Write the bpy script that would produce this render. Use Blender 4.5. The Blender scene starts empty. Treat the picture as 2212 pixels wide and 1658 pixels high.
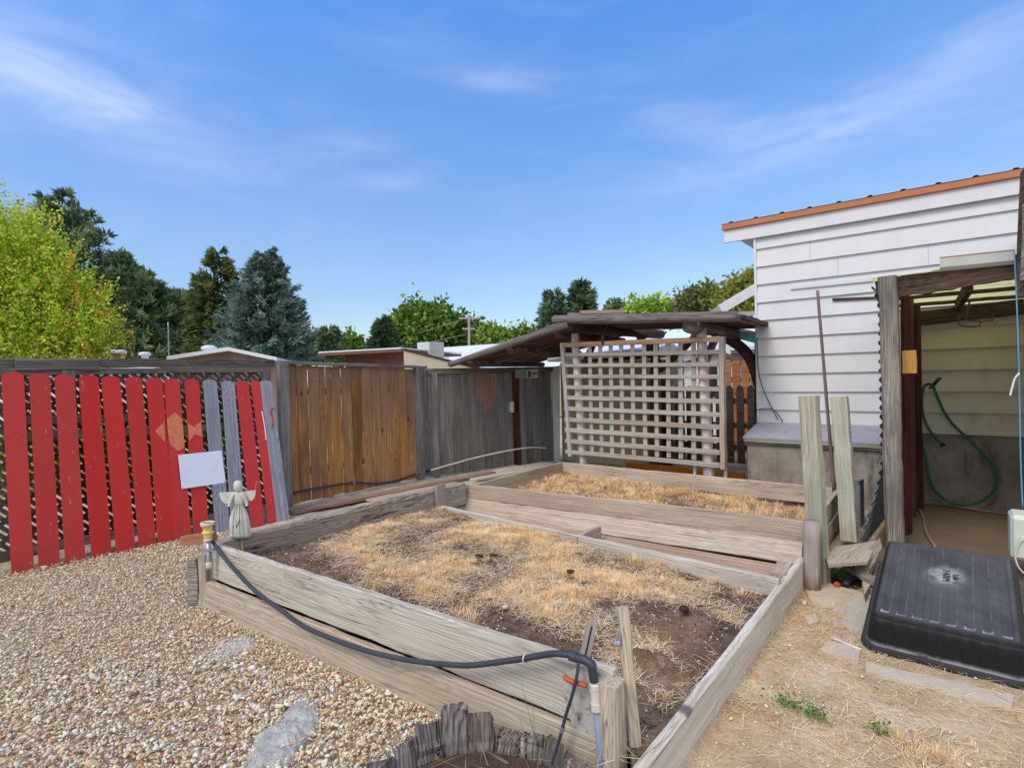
import bpy, math, random
import numpy as np
from mathutils import Vector, Matrix, noise as mn

random.seed(7)
RNG = np.random.default_rng(11)
scene = bpy.context.scene
C = scene.collection
PI = math.pi
V3 = Vector

# ------------------------------------------------------------------ camera model
F_PX, CX, CY = 1180.0, 1106.0, 829.0          # focal length and centre, in units of a 2212 px wide picture
EYE = Vector((0, 0, 1.55))
YAW, PITCH, ROLL = math.atan(0.79), math.radians(0.97), math.radians(1.55)
Fh = Vector((-math.sin(YAW), math.cos(YAW), 0)); Rh = Vector((math.cos(YAW), math.sin(YAW), 0)); Zu = Vector((0, 0, 1))
FW = Fh * math.cos(PITCH) - Zu * math.sin(PITCH)
UP0 = Zu * math.cos(PITCH) + Fh * math.sin(PITCH)
RT = Rh * math.cos(ROLL) - UP0 * math.sin(ROLL)
UP = UP0 * math.cos(ROLL) + Rh * math.sin(ROLL)


def ray(u, v):
    return FW + RT * ((u - CX) / F_PX) - UP * ((v - CY) / F_PX)


def at(u, v, x=None, y=None, z=None, d=None):
    r = ray(u, v)
    if d is not None: t = d
    elif x is not None: t = (x - EYE.x) / r.x
    elif y is not None: t = (y - EYE.y) / r.y
    else: t = (z - EYE.z) / r.z
    return EYE + r * t


def at_plane(u, v, p, n):
    r = ray(u, v)
    return EYE + r * ((p - EYE).dot(n) / r.dot(n))


def at_line(u, v, a, b, off=0.0):
    """meets the vertical plane through plan points a, b moved off towards the camera"""
    a = Vector((a[0], a[1], 0)); b = Vector((b[0], b[1], 0))
    n = (b - a).cross(Zu).normalized()
    if (EYE - a).dot(n) < 0: n = -n
    return at_plane(u, v, a + n * off, n)


cam = bpy.data.cameras.new("Camera"); cam_o = bpy.data.objects.new("Camera", cam); C.objects.link(cam_o)
cam.sensor_width = 36; cam.sensor_fit = 'HORIZONTAL'; cam.lens = 36 * F_PX / 2212
cam.clip_start = 0.05; cam.clip_end = 3000
cam_o.matrix_world = Matrix(((RT.x, UP.x, -FW.x, EYE.x), (RT.y, UP.y, -FW.y, EYE.y), (RT.z, UP.z, -FW.z, EYE.z), (0, 0, 0, 1)))
scene.camera = cam_o

# ------------------------------------------------------------------ object helpers
WM = {}


def tag(o, label=None, cat=None, group=None, kind=None):
    if label: o['label'] = label
    if cat: o['category'] = cat
    if group: o['group'] = group
    if kind: o['kind'] = kind
    return o


def place(o, M, parent=None):
    C.objects.link(o)
    WM[o.name] = M.copy()
    if parent is not None:
        o.parent = parent
        o.matrix_basis = WM[parent.name].inverted() @ M
    else:
        o.matrix_basis = M
    return o


def thing(name, label, cat, loc=(0, 0, 0), group=None):
    o = bpy.data.objects.new(name, None); o.empty_display_size = .1
    place(o, Matrix.Translation(Vector(loc)))
    return tag(o, label, cat, group)


def mk(name, verts, faces, m, parent=None, M=None, smooth=False, mats=None, idx=None):
    me = bpy.data.meshes.new(name)
    me.from_pydata([tuple(v) for v in verts], [], faces); me.update()
    if m is not None: me.materials.append(m)
    if mats:
        for q in mats: me.materials.append(q)
        me.polygons.foreach_set('material_index', idx)
    if smooth: me.polygons.foreach_set('use_smooth', [True] * len(me.polygons))
    o = bpy.data.objects.new(name, me)
    return place(o, M if M is not None else Matrix.Identity(4), parent)


def mesh_np(name, V, F, m, parent=None, M=None, col=None, smooth=False):
    V = np.ascontiguousarray(V, dtype=np.float32); F = np.ascontiguousarray(F, dtype=np.int32)
    me = bpy.data.meshes.new(name)
    me.vertices.add(len(V)); me.vertices.foreach_set('co', V.ravel())
    k = F.shape[1]
    me.loops.add(F.size); me.loops.foreach_set('vertex_index', F.ravel())
    me.polygons.add(len(F)); me.polygons.foreach_set('loop_start', np.arange(0, F.size, k, dtype=np.int32))
    try: me.polygons.foreach_set('loop_total', np.full(len(F), k, dtype=np.int32))
    except Exception: pass
    if smooth: me.polygons.foreach_set('use_smooth', np.ones(len(F), dtype=bool))
    me.update(calc_edges=True)
    if col is not None:
        a = me.color_attributes.new('col', 'FLOAT_COLOR', 'POINT')
        c4 = np.ones((len(V), 4), dtype=np.float32); c4[:, :3] = col
        a.data.foreach_set('color', c4.ravel())
    me.materials.append(m)
    o = bpy.data.objects.new(name, me)
    return place(o, M if M is not None else Matrix.Identity(4), parent)


def frame(p, xd, yd):
    x = Vector(xd).normalized(); y = Vector(yd); y = (y - x * y.dot(x)).normalized(); z = x.cross(y)
    return Matrix(((x.x, y.x, z.x, p[0]), (x.y, y.y, z.y, p[1]), (x.z, y.z, z.z, p[2]), (0, 0, 0, 1)))


def board(name, a, b, W, T, wdir, m, parent=None, aw=0., at_=0., cham=.004, jit=.0018, segs=None, bow=0., rough_end=0.):
    """a sawn board from a to b: local x along it, y across its width, z through its thickness"""
    a = Vector(a); b = Vector(b); L = (b - a).length
    M = frame(a, b - a, wdir)
    M = M @ Matrix.Translation((0, aw * W, at_ * T))
    n = segs or max(2, min(24, int(L / .15)))
    h, t, c = W / 2, T / 2, min(cham, W * .3, T * .3)
    prof = [(-h + c, -t), (h - c, -t), (h, -t + c), (h, t - c), (h - c, t), (-h + c, t), (-h, t - c), (-h, -t + c)]
    vs, fs = [], []
    for i in range(n + 1):
        s = i / n
        by = bow * 4 * s * (1 - s)
        jy = random.gauss(0, jit); jz = random.gauss(0, jit * .6)
        for (y, z) in prof:
            xe = 0
            if rough_end and i in (0, n): xe = random.uniform(-rough_end, rough_end)
            vs.append((L * s + xe, y + by + jy + random.gauss(0, jit * .5), z + jz))
    for i in range(n):
        for k in range(8):
            k2 = (k + 1) % 8
            fs.append((i * 8 + k, i * 8 + k2, (i + 1) * 8 + k2, (i + 1) * 8 + k))
    fs.append(tuple(range(7, -1, -1))); fs.append(tuple(n * 8 + k for k in range(8)))
    fs = [f[::-1] for f in fs]
    return mk(name, vs, fs, m, parent, M)


def log(name, a, b, r0, r1, m, parent=None, bow=0., lump=.06, sides=14, segs=None):
    a = Vector(a); b = Vector(b); L = (b - a).length
    up = Zu if abs((b - a).normalized().z) < .9 else Vector((0, 1, 0))
    M = frame(a, b - a, up)
    n = segs or max(4, int(L / .12)); sd = random.random() * 50
    vs, fs = [], []
    for i in range(n + 1):
        s = i / n; r = r0 + (r1 - r0) * s
        cy = bow * 4 * s * (1 - s)
        for k in range(sides):
            an = 2 * PI * k / sides
            rr = r * (1 + lump * mn.noise(Vector((s * L * 2.2 + sd, math.cos(an) * 1.3, math.sin(an) * 1.3))))
            vs.append((L * s, cy + rr * math.cos(an), rr * math.sin(an)))
    for i in range(n):
        for k in range(sides):
            k2 = (k + 1) % sides
            fs.append((i * sides + k, (i + 1) * sides + k, (i + 1) * sides + k2, i * sides + k2)[::-1])
    fs.append(tuple(range(sides))[::-1]); fs.append(tuple(n * sides + k for k in range(sides)))
    o = mk(name, vs, fs, m, parent, M, smooth=True)
    return o


def catmull(pts, per=8):
    P = [Vector(p) for p in pts]; P = [P[0] * 2 - P[1]] + P + [P[-1] * 2 - P[-2]]
    out = []
    for i in range(1, len(P) - 2):
        p0, p1, p2, p3 = P[i - 1:i + 3]
        for k in range(per):
            t = k / per
            out.append(.5 * ((2 * p1) + (p2 - p0) * t + (2 * p0 - 5 * p1 + 4 * p2 - p3) * t * t + (3 * p1 - p0 - 3 * p2 + p3) * t ** 3))
    out.append(P[-2]); return out


def sweep(pts, radii, sides=10):
    n = len(pts); vs, fs = [], []
    t0 = (pts[1] - pts[0]).normalized(); nr = t0.orthogonal().normalized()
    for i, p in enumerate(pts):
        t = (pts[min(i + 1, n - 1)] - pts[max(i - 1, 0)]).normalized()
        nr = (nr - t * nr.dot(t)).normalized(); bn = t.cross(nr)
        r = radii[i] if hasattr(radii, '__len__') else radii
        for k in range(sides):
            an = 2 * PI * k / sides
            vs.append(p + nr * (r * math.cos(an)) + bn * (r * math.sin(an)))
    for i in range(n - 1):
        for k in range(sides):
            k2 = (k + 1) % sides
            fs.append((i * sides + k, i * sides + k2, (i + 1) * sides + k2, (i + 1) * sides + k))
    fs.append(tuple(range(sides))[::-1]); fs.append(tuple((n - 1) * sides + k for k in range(sides)))
    return vs, fs


def tube(name, pts, r, m, parent=None, per=8, sides=10, smooth_path=True):
    P = catmull(pts, per) if smooth_path and len(pts) > 2 else [Vector(p) for p in pts]
    o0 = P[0].copy()
    vs, fs = sweep(P, r, sides)
    return mk(name, [v - o0 for v in vs], fs, m, parent, Matrix.Translation(o0), smooth=True)


def lathe(name, prof, m, parent, M, sides=24, sx=1., sy=1., cap=True):
    vs, fs = [], []
    for (r, z) in prof:
        for k in range(sides):
            an = 2 * PI * k / sides; vs.append((r * math.cos(an) * sx, r * math.sin(an) * sy, z))
    n = len(prof)
    for i in range(n - 1):
        for k in range(sides):
            k2 = (k + 1) % sides; fs.append((i * sides + k, i * sides + k2, (i + 1) * sides + k2, (i + 1) * sides + k))
    if cap: fs.append(tuple(range(sides))[::-1]); fs.append(tuple((n - 1) * sides + k for k in range(sides)))
    return mk(name, vs, fs, m, parent, M, smooth=True)


def plate(name, outline, T, M, m, parent=None):
    """flat outline (local x, y) with thickness T towards local +z"""
    n = len(outline)
    ar = sum(outline[i][0] * outline[(i + 1) % n][1] - outline[(i + 1) % n][0] * outline[i][1] for i in range(n))
    if ar < 0: outline = outline[::-1]
    vs = [(p[0], p[1], 0) for p in outline] + [(p[0], p[1], T) for p in outline]
    fs = [tuple(range(n))[::-1], tuple(range(n, 2 * n))]
    for i in range(n): fs.append((i, (i + 1) % n, n + (i + 1) % n, n + i))
    return mk(name, vs, fs, m, parent, M)


def flat_plate(name, pts, T, m, parent=None):
    """polygon given by world points on one plane, thickened by T downwards/backwards"""
    P = [Vector(p) for p in pts]; c = sum(P, Vector()) / len(P)
    n = Vector()
    for i in range(len(P)): n += (P[i] - c).cross(P[(i + 1) % len(P)] - c)
    n.normalize()
    if n.dot(EYE - c) < 0: n = -n
    xd = (P[1] - P[0]).normalized(); M = frame(c, xd, n.cross(xd)); Mi = M.inverted()
    o2 = [(Mi @ p)[:2] for p in P]
    return plate(name, o2, T, M @ Matrix.Translation((0, 0, -T)), m, parent)


class MB:
    def __init__(s): s.v = []; s.f = []
    def add(s, vs, fs):
        o = len(s.v); s.v += [Vector(v) for v in vs]; s.f += [tuple(i + o for i in f) for f in fs]
    def box(s, lo, hi, M=None):
        x0, y0, z0 = lo; x1, y1, z1 = hi
        vs = [Vector(p) for p in ((x0, y0, z0), (x1, y0, z0), (x1, y1, z0), (x0, y1, z0), (x0, y0, z1), (x1, y0, z1), (x1, y1, z1), (x0, y1, z1))]
        if M is not None: vs = [M @ v for v in vs]
        s.add(vs, [(0, 3, 2, 1), (4, 5, 6, 7), (0, 1, 5, 4), (1, 2, 6, 5), (2, 3, 7, 6), (3, 0, 4, 7)])
    def bar(s, a, b, W, T, wdir):
        a = Vector(a); b = Vector(b); L = (b - a).length
        s.box((0, -W / 2, -T / 2), (L, W / 2, T / 2), frame(a, b - a, wdir))
    def tube(s, pts, r, sides=8): s.add(*sweep([Vector(p) for p in pts], r, sides))
    def build(s, name, m, parent=None, loc=None, smooth=False):
        if loc is None: loc = sum(s.v, Vector()) / len(s.v)
        loc = Vector(loc)
        return mk(name, [v - loc for v in s.v], s.f, m, parent, Matrix.Translation(loc), smooth)


def box(name, lo, hi, m, parent=None, bev=.004):
    a = MB(); lo = Vector(lo); hi = Vector(hi)
    b = min(bev, min(hi - lo) * .3)
    # box with chamfered edges, as two nested rings of points
    c = (lo + hi) / 2; h = (hi - lo) / 2
    vs, fs = [], []
    for sx in (-1, 1):
        for sy in (-1, 1):
            for sz in (-1, 1):
                vs += [(sx * h.x, sy * (h.y - b), sz * (h.z - b)), (sx * (h.x - b), sy * h.y, sz * (h.z - b)), (sx * (h.x - b), sy * (h.y - b), sz * h.z)]
    import bmesh
    bm = bmesh.new(); bv = [bm.verts.new(v) for v in vs]
    bmesh.ops.convex_hull(bm, input=bv)
    me = bpy.data.meshes.new(name); bm.to_mesh(me); bm.free(); me.materials.append(m)
    return place(bpy.data.objects.new(name, me), Matrix.Translation(c), parent)


# ------------------------------------------------------------------ materials
def S(r, g, b, k=1.0):
    f = lambda c: ((c / 255 + .055) / 1.055) ** 2.4 if c > 10 else c / 255 / 12.92
    return (f(r) * k, f(g) * k, f(b) * k, 1)


class G:
    """small node-tree writer"""
    def __init__(s, name):
        s.m = bpy.data.materials.new(name); s.m.use_nodes = True; s.t = s.m.node_tree
        s.t.nodes.clear(); s.out = s.t.nodes.new('ShaderNodeOutputMaterial')
    def n(s, ty, ins=None, **kw):
        nd = s.t.nodes.new('ShaderNode' + ty)
        for k, v in kw.items(): setattr(nd, k, v)
        for k, v in (ins or {}).items(): s.set(nd.inputs[k], v)
        return nd
    def set(s, sock, v):
        if isinstance(v, bpy.types.NodeSocket): s.t.links.new(v, sock)
        else: sock.default_value = v
    def math(s, op, a, b=0., c=0., clamp=False):
        nd = s.n('Math', {0: a, 1: b}, operation=op, use_clamp=clamp)
        if op in ('MULTIPLY_ADD', 'COMPARE', 'SMOOTH_MIN'): s.set(nd.inputs[2], c)
        return nd.outputs[0]
    def noise(s, vec, scale=1., detail=4., rough=.55, dist=0.):
        return s.n('TexNoise', {'Vector': vec, 'Scale': scale, 'Detail': detail, 'Roughness': rough, 'Distortion': dist}).outputs[0]
    def map(s, vec, sc=(1, 1, 1), loc=(0, 0, 0)):
        return s.n('Mapping', {'Vector': vec, 'Scale': sc, 'Location': loc}).outputs[0]
    def ramp(s, fac, stops):
        nd = s.n('ValToRGB', {'Fac': fac}); e = nd.color_ramp.elements
        while len(e) < len(stops): e.new(.5)
        for q, (p, c) in zip(e, stops): q.position = p; q.color = c if len(c) == 4 else (*c, 1)
        return nd.outputs[0]
    def step(s, fac, a, b):
        nd = s.n('MapRange', {'Value': fac, 'From Min': a, 'From Max': b}, interpolation_type='SMOOTHSTEP'); return nd.outputs[0]
    def mix(s, f, a, b, mode='MIX'):
        nd = s.n('Mix', data_type='RGBA', blend_type=mode)
        s.set(nd.inputs[0], f); s.set(nd.inputs[6], a); s.set(nd.inputs[7], b); return nd.outputs[2]
    def bump(s, h, strength=.4, dist=.004, nrm=None):
        ins = {'Height': h, 'Strength': strength, 'Distance': dist}
        if nrm is not None: ins['Normal'] = nrm
        return s.n('Bump', ins).outputs[0]
    def bsdf(s, col, rough=.8, metal=0., nrm=None, spec=.3, **kw):
        ins = {'Base Color': col, 'Roughness': rough, 'Metallic': metal, 'Specular IOR Level': spec}
        if nrm is not None: ins['Normal'] = nrm
        ins.update(kw)
        b = s.n('BsdfPrincipled', ins); s.t.links.new(b.outputs[0], s.out.inputs[0]); return s.m
    def obj(s, rand=37.):
        tc = s.n('TexCoord').outputs['Object']
        if not rand: return tc
        r = s.n('ObjectInfo').outputs['Random']
        cv = s.n('CombineXYZ', {0: s.math('MULTIPLY', r, rand), 1: s.math('MULTIPLY', r, rand * 1.7), 2: s.math('MULTIPLY', r, rand * .6)}).outputs[0]
        return s.n('VectorMath', {0: tc, 1: cv}, operation='ADD').outputs[0]
    def rnd(s): return s.n('ObjectInfo').outputs['Random']


def wood(name, light, mid, dark, grain=.5, lines=22., bump=.5, blotch=None, knots=0., paint=None, grad=None, var=.28, incise=False, rough=.86, satv=.3, gain=1., fib=(1.5, 120), cracks=.0, spec=.2):
    light, mid, dark = [tuple(min(.92, c * gain) for c in q[:3]) + (1,) for q in (light, mid, dark)]
    if blotch: blotch = (tuple(min(.9, c * gain) for c in blotch[0][:3]) + (1,), blotch[1], blotch[2])
    g = G(name); P = g.obj(); raw = g.n('TexCoord').outputs['Object']
    fiber = g.noise(g.map(P, (fib[0], fib[1], fib[1])), 1., 5., .62)
    low = g.noise(g.map(P, (.9, 4.5, 4.5)), 1., 2.2, .5, .5)
    sep = g.n('SeparateXYZ', {0: P})
    ph = g.math('ADD', g.math('MULTIPLY', sep.outputs[1], lines * 6.28), g.math('MULTIPLY', low, lines * 1.9))
    sn = g.math('MULTIPLY_ADD', g.math('SINE', ph), .5, .5)
    sn = g.math('POWER', sn, 2.2)
    big = g.noise(g.map(P, (.7, 2.6, 2.6)), 1.6, 3., .6)
    col = g.ramp(g.math('ADD', g.math('MULTIPLY', fiber, .75), g.math('MULTIPLY', big, .3)), [(.32, dark), (.5, mid), (.68, light)])
    col = g.mix(g.math('MULTIPLY', sn, grain), col, dark)
    h = g.math('SUBTRACT', g.math('MULTIPLY', fiber, .9), g.math('MULTIPLY', sn, .5 * min(1, grain * 1.6)))
    if blotch:
        bc, amt, sc = blotch
        bn = g.step(g.noise(g.map(P, (.45 * sc, 1.6 * sc, 1.6 * sc)), 1., 4., .65), .48, .66)
        col = g.mix(g.math('MULTIPLY', bn, amt), col, bc)
    if grad:        # weathering that runs up the board: local x from foot to top
        sx = g.n('SeparateXYZ', {0: raw}).outputs[0]
        wob = g.math('ADD', sx, g.math('MULTIPLY_ADD', g.noise(g.map(P, (1.1, 5, 5)), 1., 4., .65), grad[3], -grad[3] * .5))
        wob = g.math('ADD', wob, g.math('MULTIPLY_ADD', g.rnd(), grad[4], -grad[4] * .5))
        col = g.mix(g.step(wob, grad[1], grad[2]), col, g.mix(.55, col, grad[0]))
    if knots:
        kv = g.n('TexVoronoi', {'Vector': g.map(P, (2.6, 5.5, .6)), 'Scale': 1.0}, feature='F1')
        kk = g.step(kv.outputs['Distance'], .13, .06)
        keep = g.math('GREATER_THAN', g.n('SeparateColor', {0: kv.outputs['Color']}).outputs[0], 1 - knots)
        kk = g.math('MULTIPLY', kk, keep)
        col = g.mix(g.math('MULTIPLY', kk, .85), col, tuple(c * .3 for c in dark[:3]) + (1,))
        h = g.math('SUBTRACT', h, g.math('MULTIPLY', kk, .4))
    if cracks:
        cn = g.noise(g.map(P, (1.0, 26, 26)), 1., 3., .6, .6)
        ck = g.step(g.math('ABSOLUTE', g.math('SUBTRACT', cn, .5)), .022, .002)
        ck = g.math('MULTIPLY', ck, g.step(g.noise(g.map(P, (1.2, 4, 4)), 1.3, 2.), .45, .58))
        col = g.mix(g.math('MULTIPLY', ck, cracks), col, (.012, .01, .008, 1)); h = g.math('SUBTRACT', h, g.math('MULTIPLY', ck, 1.5))
    if incise:      # the rows of small cuts of pressure treated timber
        fx = g.math('FRACT', g.math('ADD', g.math('MULTIPLY', sep.outputs[0], 26), g.math('MULTIPLY', g.math('FLOOR', g.math('MULTIPLY', sep.outputs[1], 70)), .5)))
        fy = g.math('FRACT', g.math('MULTIPLY', sep.outputs[1], 70))
        ci = g.math('MULTIPLY', g.math('LESS_THAN', g.math('ABSOLUTE', g.math('SUBTRACT', fx, .5)), .24), g.math('LESS_THAN', g.math('ABSOLUTE', g.math('SUBTRACT', fy, .5)), .13))
        ci = g.math('MULTIPLY', ci, g.step(g.noise(P, 5., 2.), .35, .55))
        col = g.mix(g.math('MULTIPLY', ci, .4), col, dark); h = g.math('SUBTRACT', h, g.math('MULTIPLY', ci, .9))
    if paint:
        pc, chip = paint
        cn = g.noise(g.map(P, (5, 12, 12)), 1.4, 7., .68)
        ed = g.step(cn, chip, chip + .02)
        pcol = g.mix(g.math('MULTIPLY_ADD', g.noise(g.map(P, (1.2, 8, 8)), 1., 5., .7), .5, -.1, True), pc, tuple(c * .72 for c in pc[:3]) + (1,))
        pcol = g.mix(g.math('MULTIPLY', g.step(g.noise(g.map(P, (2, 5, 5)), 1.3, 6., .7), .56, .8), .35), pcol, S(196, 86, 80))
        ft = g.step(g.math('ADD', g.n('SeparateXYZ', {0: raw}).outputs[0], g.math('MULTIPLY', g.noise(g.map(P, (3, 14, 14)), 1., 5.), .5)), .55, .2)
        pcol = g.mix(g.math('MULTIPLY', ft, .3), pcol, S(120, 70, 58))
        col = g.mix(ed, pcol, col); h = g.math('SUBTRACT', g.math('MULTIPLY', h, .45), g.math('MULTIPLY', ed, .8))
    k = g.math('MULTIPLY_ADD', g.rnd(), var, 1 - var / 2)
    col = g.n('HueSaturation', {'Color': col, 'Value': k, 'Saturation': g.math('MULTIPLY_ADD', g.math('FRACT', g.math('MULTIPLY', g.rnd(), 7.3)), satv, 1 - satv / 2)}).outputs[0]
    return g.bsdf(col, rough, nrm=g.bump(h, bump, .006), spec=spec)


def plain(name, c, rough=.6, metal=0., var=.2, sc=6., bump=0., dirt=None, spec=.35, rand=37., dist=.004, hi=None):
    g = G(name); P = g.obj(rand)
    n1 = g.noise(P, sc, 6., .62)
    lo = tuple(x * (1 - var) for x in c[:3]) + (1,); up = tuple(min(1, x * (1 + var)) for x in c[:3]) + (1,)
    col = g.ramp(n1, [(.3, lo), (.7, up)])
    if dirt:
        dc, amt, ds = dirt
        d = g.step(g.noise(g.map(P, (1, 1, .6)), ds, 6., .7), .5, .72)
        col = g.mix(g.math('MULTIPLY', d, amt), col, dc)
    nr = g.bump(g.noise(P, sc * 5, 5., .65), bump, dist) if bump else None
    return g.bsdf(col, rough, metal, nr, spec)


W_BED = wood('wood_bed_grey', S(194, 187, 172), S(172, 163, 147), S(130, 119, 104), knots=.35, grain=.42, lines=70, bump=.35, blotch=(S(156, 140, 122), .45, 1.2), cracks=.5, satv=.12, gain=1.42)
W_BEDT = wood('wood_bed_tan', S(186, 173, 152), S(162, 147, 127), S(118, 104, 88), grain=.38, lines=62, bump=.35, blotch=(S(146, 124, 104), .5, 1.), cracks=.5, satv=.12, gain=1.4)
W_TIE = wood('wood_old_timber', S(170, 161, 146), S(136, 125, 110), S(80, 71, 61), grain=.5, lines=48, bump=.9, cracks=.95, blotch=(S(120, 104, 88), .5, 1.), gain=1.5)
W_INC = wood('wood_incised', S(184, 169, 149), S(158, 142, 123), S(116, 97, 80), grain=.2, lines=34, bump=.5, blotch=(S(160, 134, 116), .5, 1.3), satv=.12, incise=True, cracks=.3, gain=1.4)
W_PT = wood('wood_treated_green', S(198, 192, 172), S(170, 164, 142), S(122, 118, 98), grain=.25, lines=30, bump=.35, blotch=(S(138, 140, 112), .55, 1.6), satv=.1, incise=True, gain=1.35)
W_TRB = wood('wood_trough_brown', S(172, 150, 130), S(146, 122, 102), S(100, 80, 64), grain=.4, lines=40, bump=.4, satv=.1, gain=1.25)
W_ROUND = wood('wood_grey_round', S(168, 158, 148), S(138, 126, 117), S(98, 84, 76), grain=.2, lines=40, bump=.4, blotch=(S(124, 112, 106), .5, 1.4), satv=.1, cracks=.4, gain=1.35)
W_CEDAR = wood('wood_cedar', S(206, 156, 100), S(168, 120, 72), S(94, 66, 46), grain=.4, lines=42, bump=.35, knots=.75, blotch=(S(112, 84, 60), .7, 1.4), grad=(S(104, 90, 80), .8, 1.6, 1.2, .8), var=.5, satv=.15, gain=1.08)
W_GREY = wood('wood_fence_grey', S(136, 132, 128), S(104, 100, 97), S(62, 58, 56), grain=.35, lines=42, bump=.5, blotch=(S(96, 84, 72), .6, 1.2), knots=.25, cracks=.4, var=.35, gain=1.5)
W_CEDARQ = [wood('wood_cedar_patch', S(140, 134, 128), S(108, 102, 97), S(64, 59, 56), grain=.35, lines=42, bump=.4, blotch=(S(74, 70, 68), .7, 1.1), grad=(S(172, 124, 92), h, h + .22, .5, .06), satv=.1, knots=.25, gain=1.25) for h in (1.28, 1.0, .82, .98)]
W_RAIL = wood('wood_fence_dark', S(128, 122, 114), S(92, 86, 80), S(50, 46, 43), grain=.35, lines=42, bump=.6, cracks=.8, blotch=(S(104, 92, 70), .5, 1.4), gain=1.35)
W_SILV = wood('wood_picket_silver', S(166, 166, 174), S(138, 138, 148), S(94, 92, 100), grain=.5, lines=55, bump=.4, knots=.3, var=.15, gain=1.25)
W_RED = wood('wood_picket_red', S(188, 178, 166), S(150, 142, 132), S(100, 92, 84), grain=.3, lines=16, bump=.35, knots=.18, paint=(S(208, 54, 50), .65), var=.1, rough=.62, spec=.3, satv=.06)
W_LOG = wood('wood_peeled_log', S(222, 208, 196), S(196, 178, 166), S(140, 114, 100), grain=.25, lines=8, bump=.6, cracks=.8, blotch=(S(170, 120, 84), .55, 1.2), var=.1, gain=1.3)
W_DARK = wood('wood_stained_dark', S(104, 84, 78), S(70, 52, 48), S(34, 24, 23), grain=.35, lines=10, bump=.7, cracks=.6, blotch=(S(92, 64, 54), .6, 1.3), var=.3, gain=1.65)
W_EDGE = wood('wood_roof_log', S(150, 142, 138), S(110, 100, 96), S(62, 54, 52), grain=.35, lines=10, bump=.7, cracks=.8, blotch=(S(94, 72, 64), .6, 1.2), var=.2, gain=1.35)
W_TREL = wood('wood_trellis', S(186, 180, 168), S(157, 148, 137), S(108, 97, 87), grain=.25, lines=40, bump=.35, blotch=(S(170, 136, 108), .45, 1.), var=.15, gain=1.25)
W_TRELO = wood('wood_trellis_orange', S(202, 170, 138), S(176, 138, 106), S(120, 82, 54), grain=.35, lines=18, bump=.35, blotch=(S(120, 100, 84), .5, 1.4), var=.2, gain=1.2)
W_BEAM = wood('wood_beam_brown', S(108, 90, 76), S(76, 62, 52), S(38, 30, 26), grain=.4, lines=34, bump=.6, cracks=.8, var=.15, gain=1.25)
W_RBROWN = wood('wood_red_brown', S(122, 66, 44), S(88, 42, 28), S(44, 20, 15), grain=.45, lines=40, bump=.3, var=.25)
W_POST = wood('wood_post_weathered', S(178, 164, 142), S(138, 126, 110), S(78, 72, 66), grain=.35, lines=36, bump=.45, blotch=(S(74, 72, 74), .85, .9), knots=.3, cracks=.5, var=.05, gain=1.3)
W_ROT = wood('wood_rotten', S(160, 150, 142), S(106, 96, 90), S(38, 32, 30), grain=.5, lines=50, bump=1., cracks=1., blotch=(S(84, 72, 68), .5, 2.), fib=(5., 60), gain=1.4)
W_FPICK = wood('wood_picket_charcoal', S(92, 80, 70), S(66, 56, 50), S(36, 30, 28), grain=.3, lines=14, bump=.4, gain=1.2)
W_FORA = wood('wood_picket_orange', S(214, 146, 78), S(184, 112, 54), S(120, 70, 36), grain=.4, lines=14, bump=.3, knots=.3)
W_ORB = wood('wood_base_orange', S(176, 120, 60), S(148, 94, 44), S(96, 58, 28), grain=.3, lines=10, bump=.3)
W_FRESH = wood('wood_fresh_cut', S(222, 178, 112), S(204, 156, 92), S(160, 112, 62), grain=.3, lines=40, bump=.2)
W_PLANK = wood('wood_loose_plank', S(160, 138, 120), S(134, 110, 94), S(92, 72, 62), grain=.35, lines=46, bump=.5, cracks=.5, gain=1.3)

M_WHITE = plain('siding_white', S(224, 220, 216), .55, var=.035, sc=3., bump=.12, dirt=(S(190, 186, 178), .22, 2.4), rand=0)
M_WHITE_SHADED = plain('siding_white_shaded', S(222, 212, 184), .6, var=.06, sc=3., bump=.15, dirt=(S(160, 142, 108), .45, 2.))  # white siding under the lean-to, its shade and warm bounce painted into the colour
M_TRIM = plain('trim_white', S(228, 226, 224), .5, var=.04, sc=4., dirt=(S(196, 194, 190), .3, 3.))
M_COPPER = plain('fascia_copper', S(192, 120, 74), .55, var=.12, sc=3.)
M_ROOFM = plain('roof_metal_dark', S(112, 84, 76), .5, .2, var=.12)
M_CONC = plain('concrete_old', S(142, 134, 122), .9, var=.2, sc=5., bump=.5, dirt=(S(92, 84, 74), .75, 2.2))
M_CONCL = plain('concrete_lump', S(190, 185, 176), .95, var=.18, sc=14., bump=.9, dirt=(S(150, 144, 134), .6, 9.), dist=.012)
M_SLAB = plain('concrete_floor', S(122, 104, 84), .9, var=.15, sc=3., bump=.3, dirt=(S(104, 84, 62), .5, 1.6))
M_PAVER = plain('paver', S(196, 182, 158), .95, var=.12, sc=9., bump=.6, dirt=(S(196, 170, 132), .9, 7.))
M_LID = plain('lid_sheet', S(164, 162, 172), .7, var=.1, sc=6., bump=.15, dirt=(S(126, 122, 128), .5, 3.))
M_OLIVE = plain('metal_olive', S(150, 146, 112), .55, var=.06, sc=2., dirt=(S(120, 112, 84), .4, 2.))
M_PALE = plain('metal_pale', S(196, 196, 184), .5, var=.06, sc=3., dirt=(S(160, 156, 142), .4, 3.))
M_ROOFW = plain('roof_white', S(226, 228, 232), .6, var=.04, sc=2., dirt=(S(196, 196, 194), .3, .8))
M_CREAM = plain('wall_cream', S(226, 210, 178), .7, var=.05, sc=2.)
M_BROWNW = wood('wall_red_brown', S(158, 118, 106), S(132, 92, 82), S(92, 62, 56), grain=.3, lines=4, bump=.3)
M_WALLW = plain('wall_white', S(218, 220, 224), .7, var=.05, sc=1.)
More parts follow.
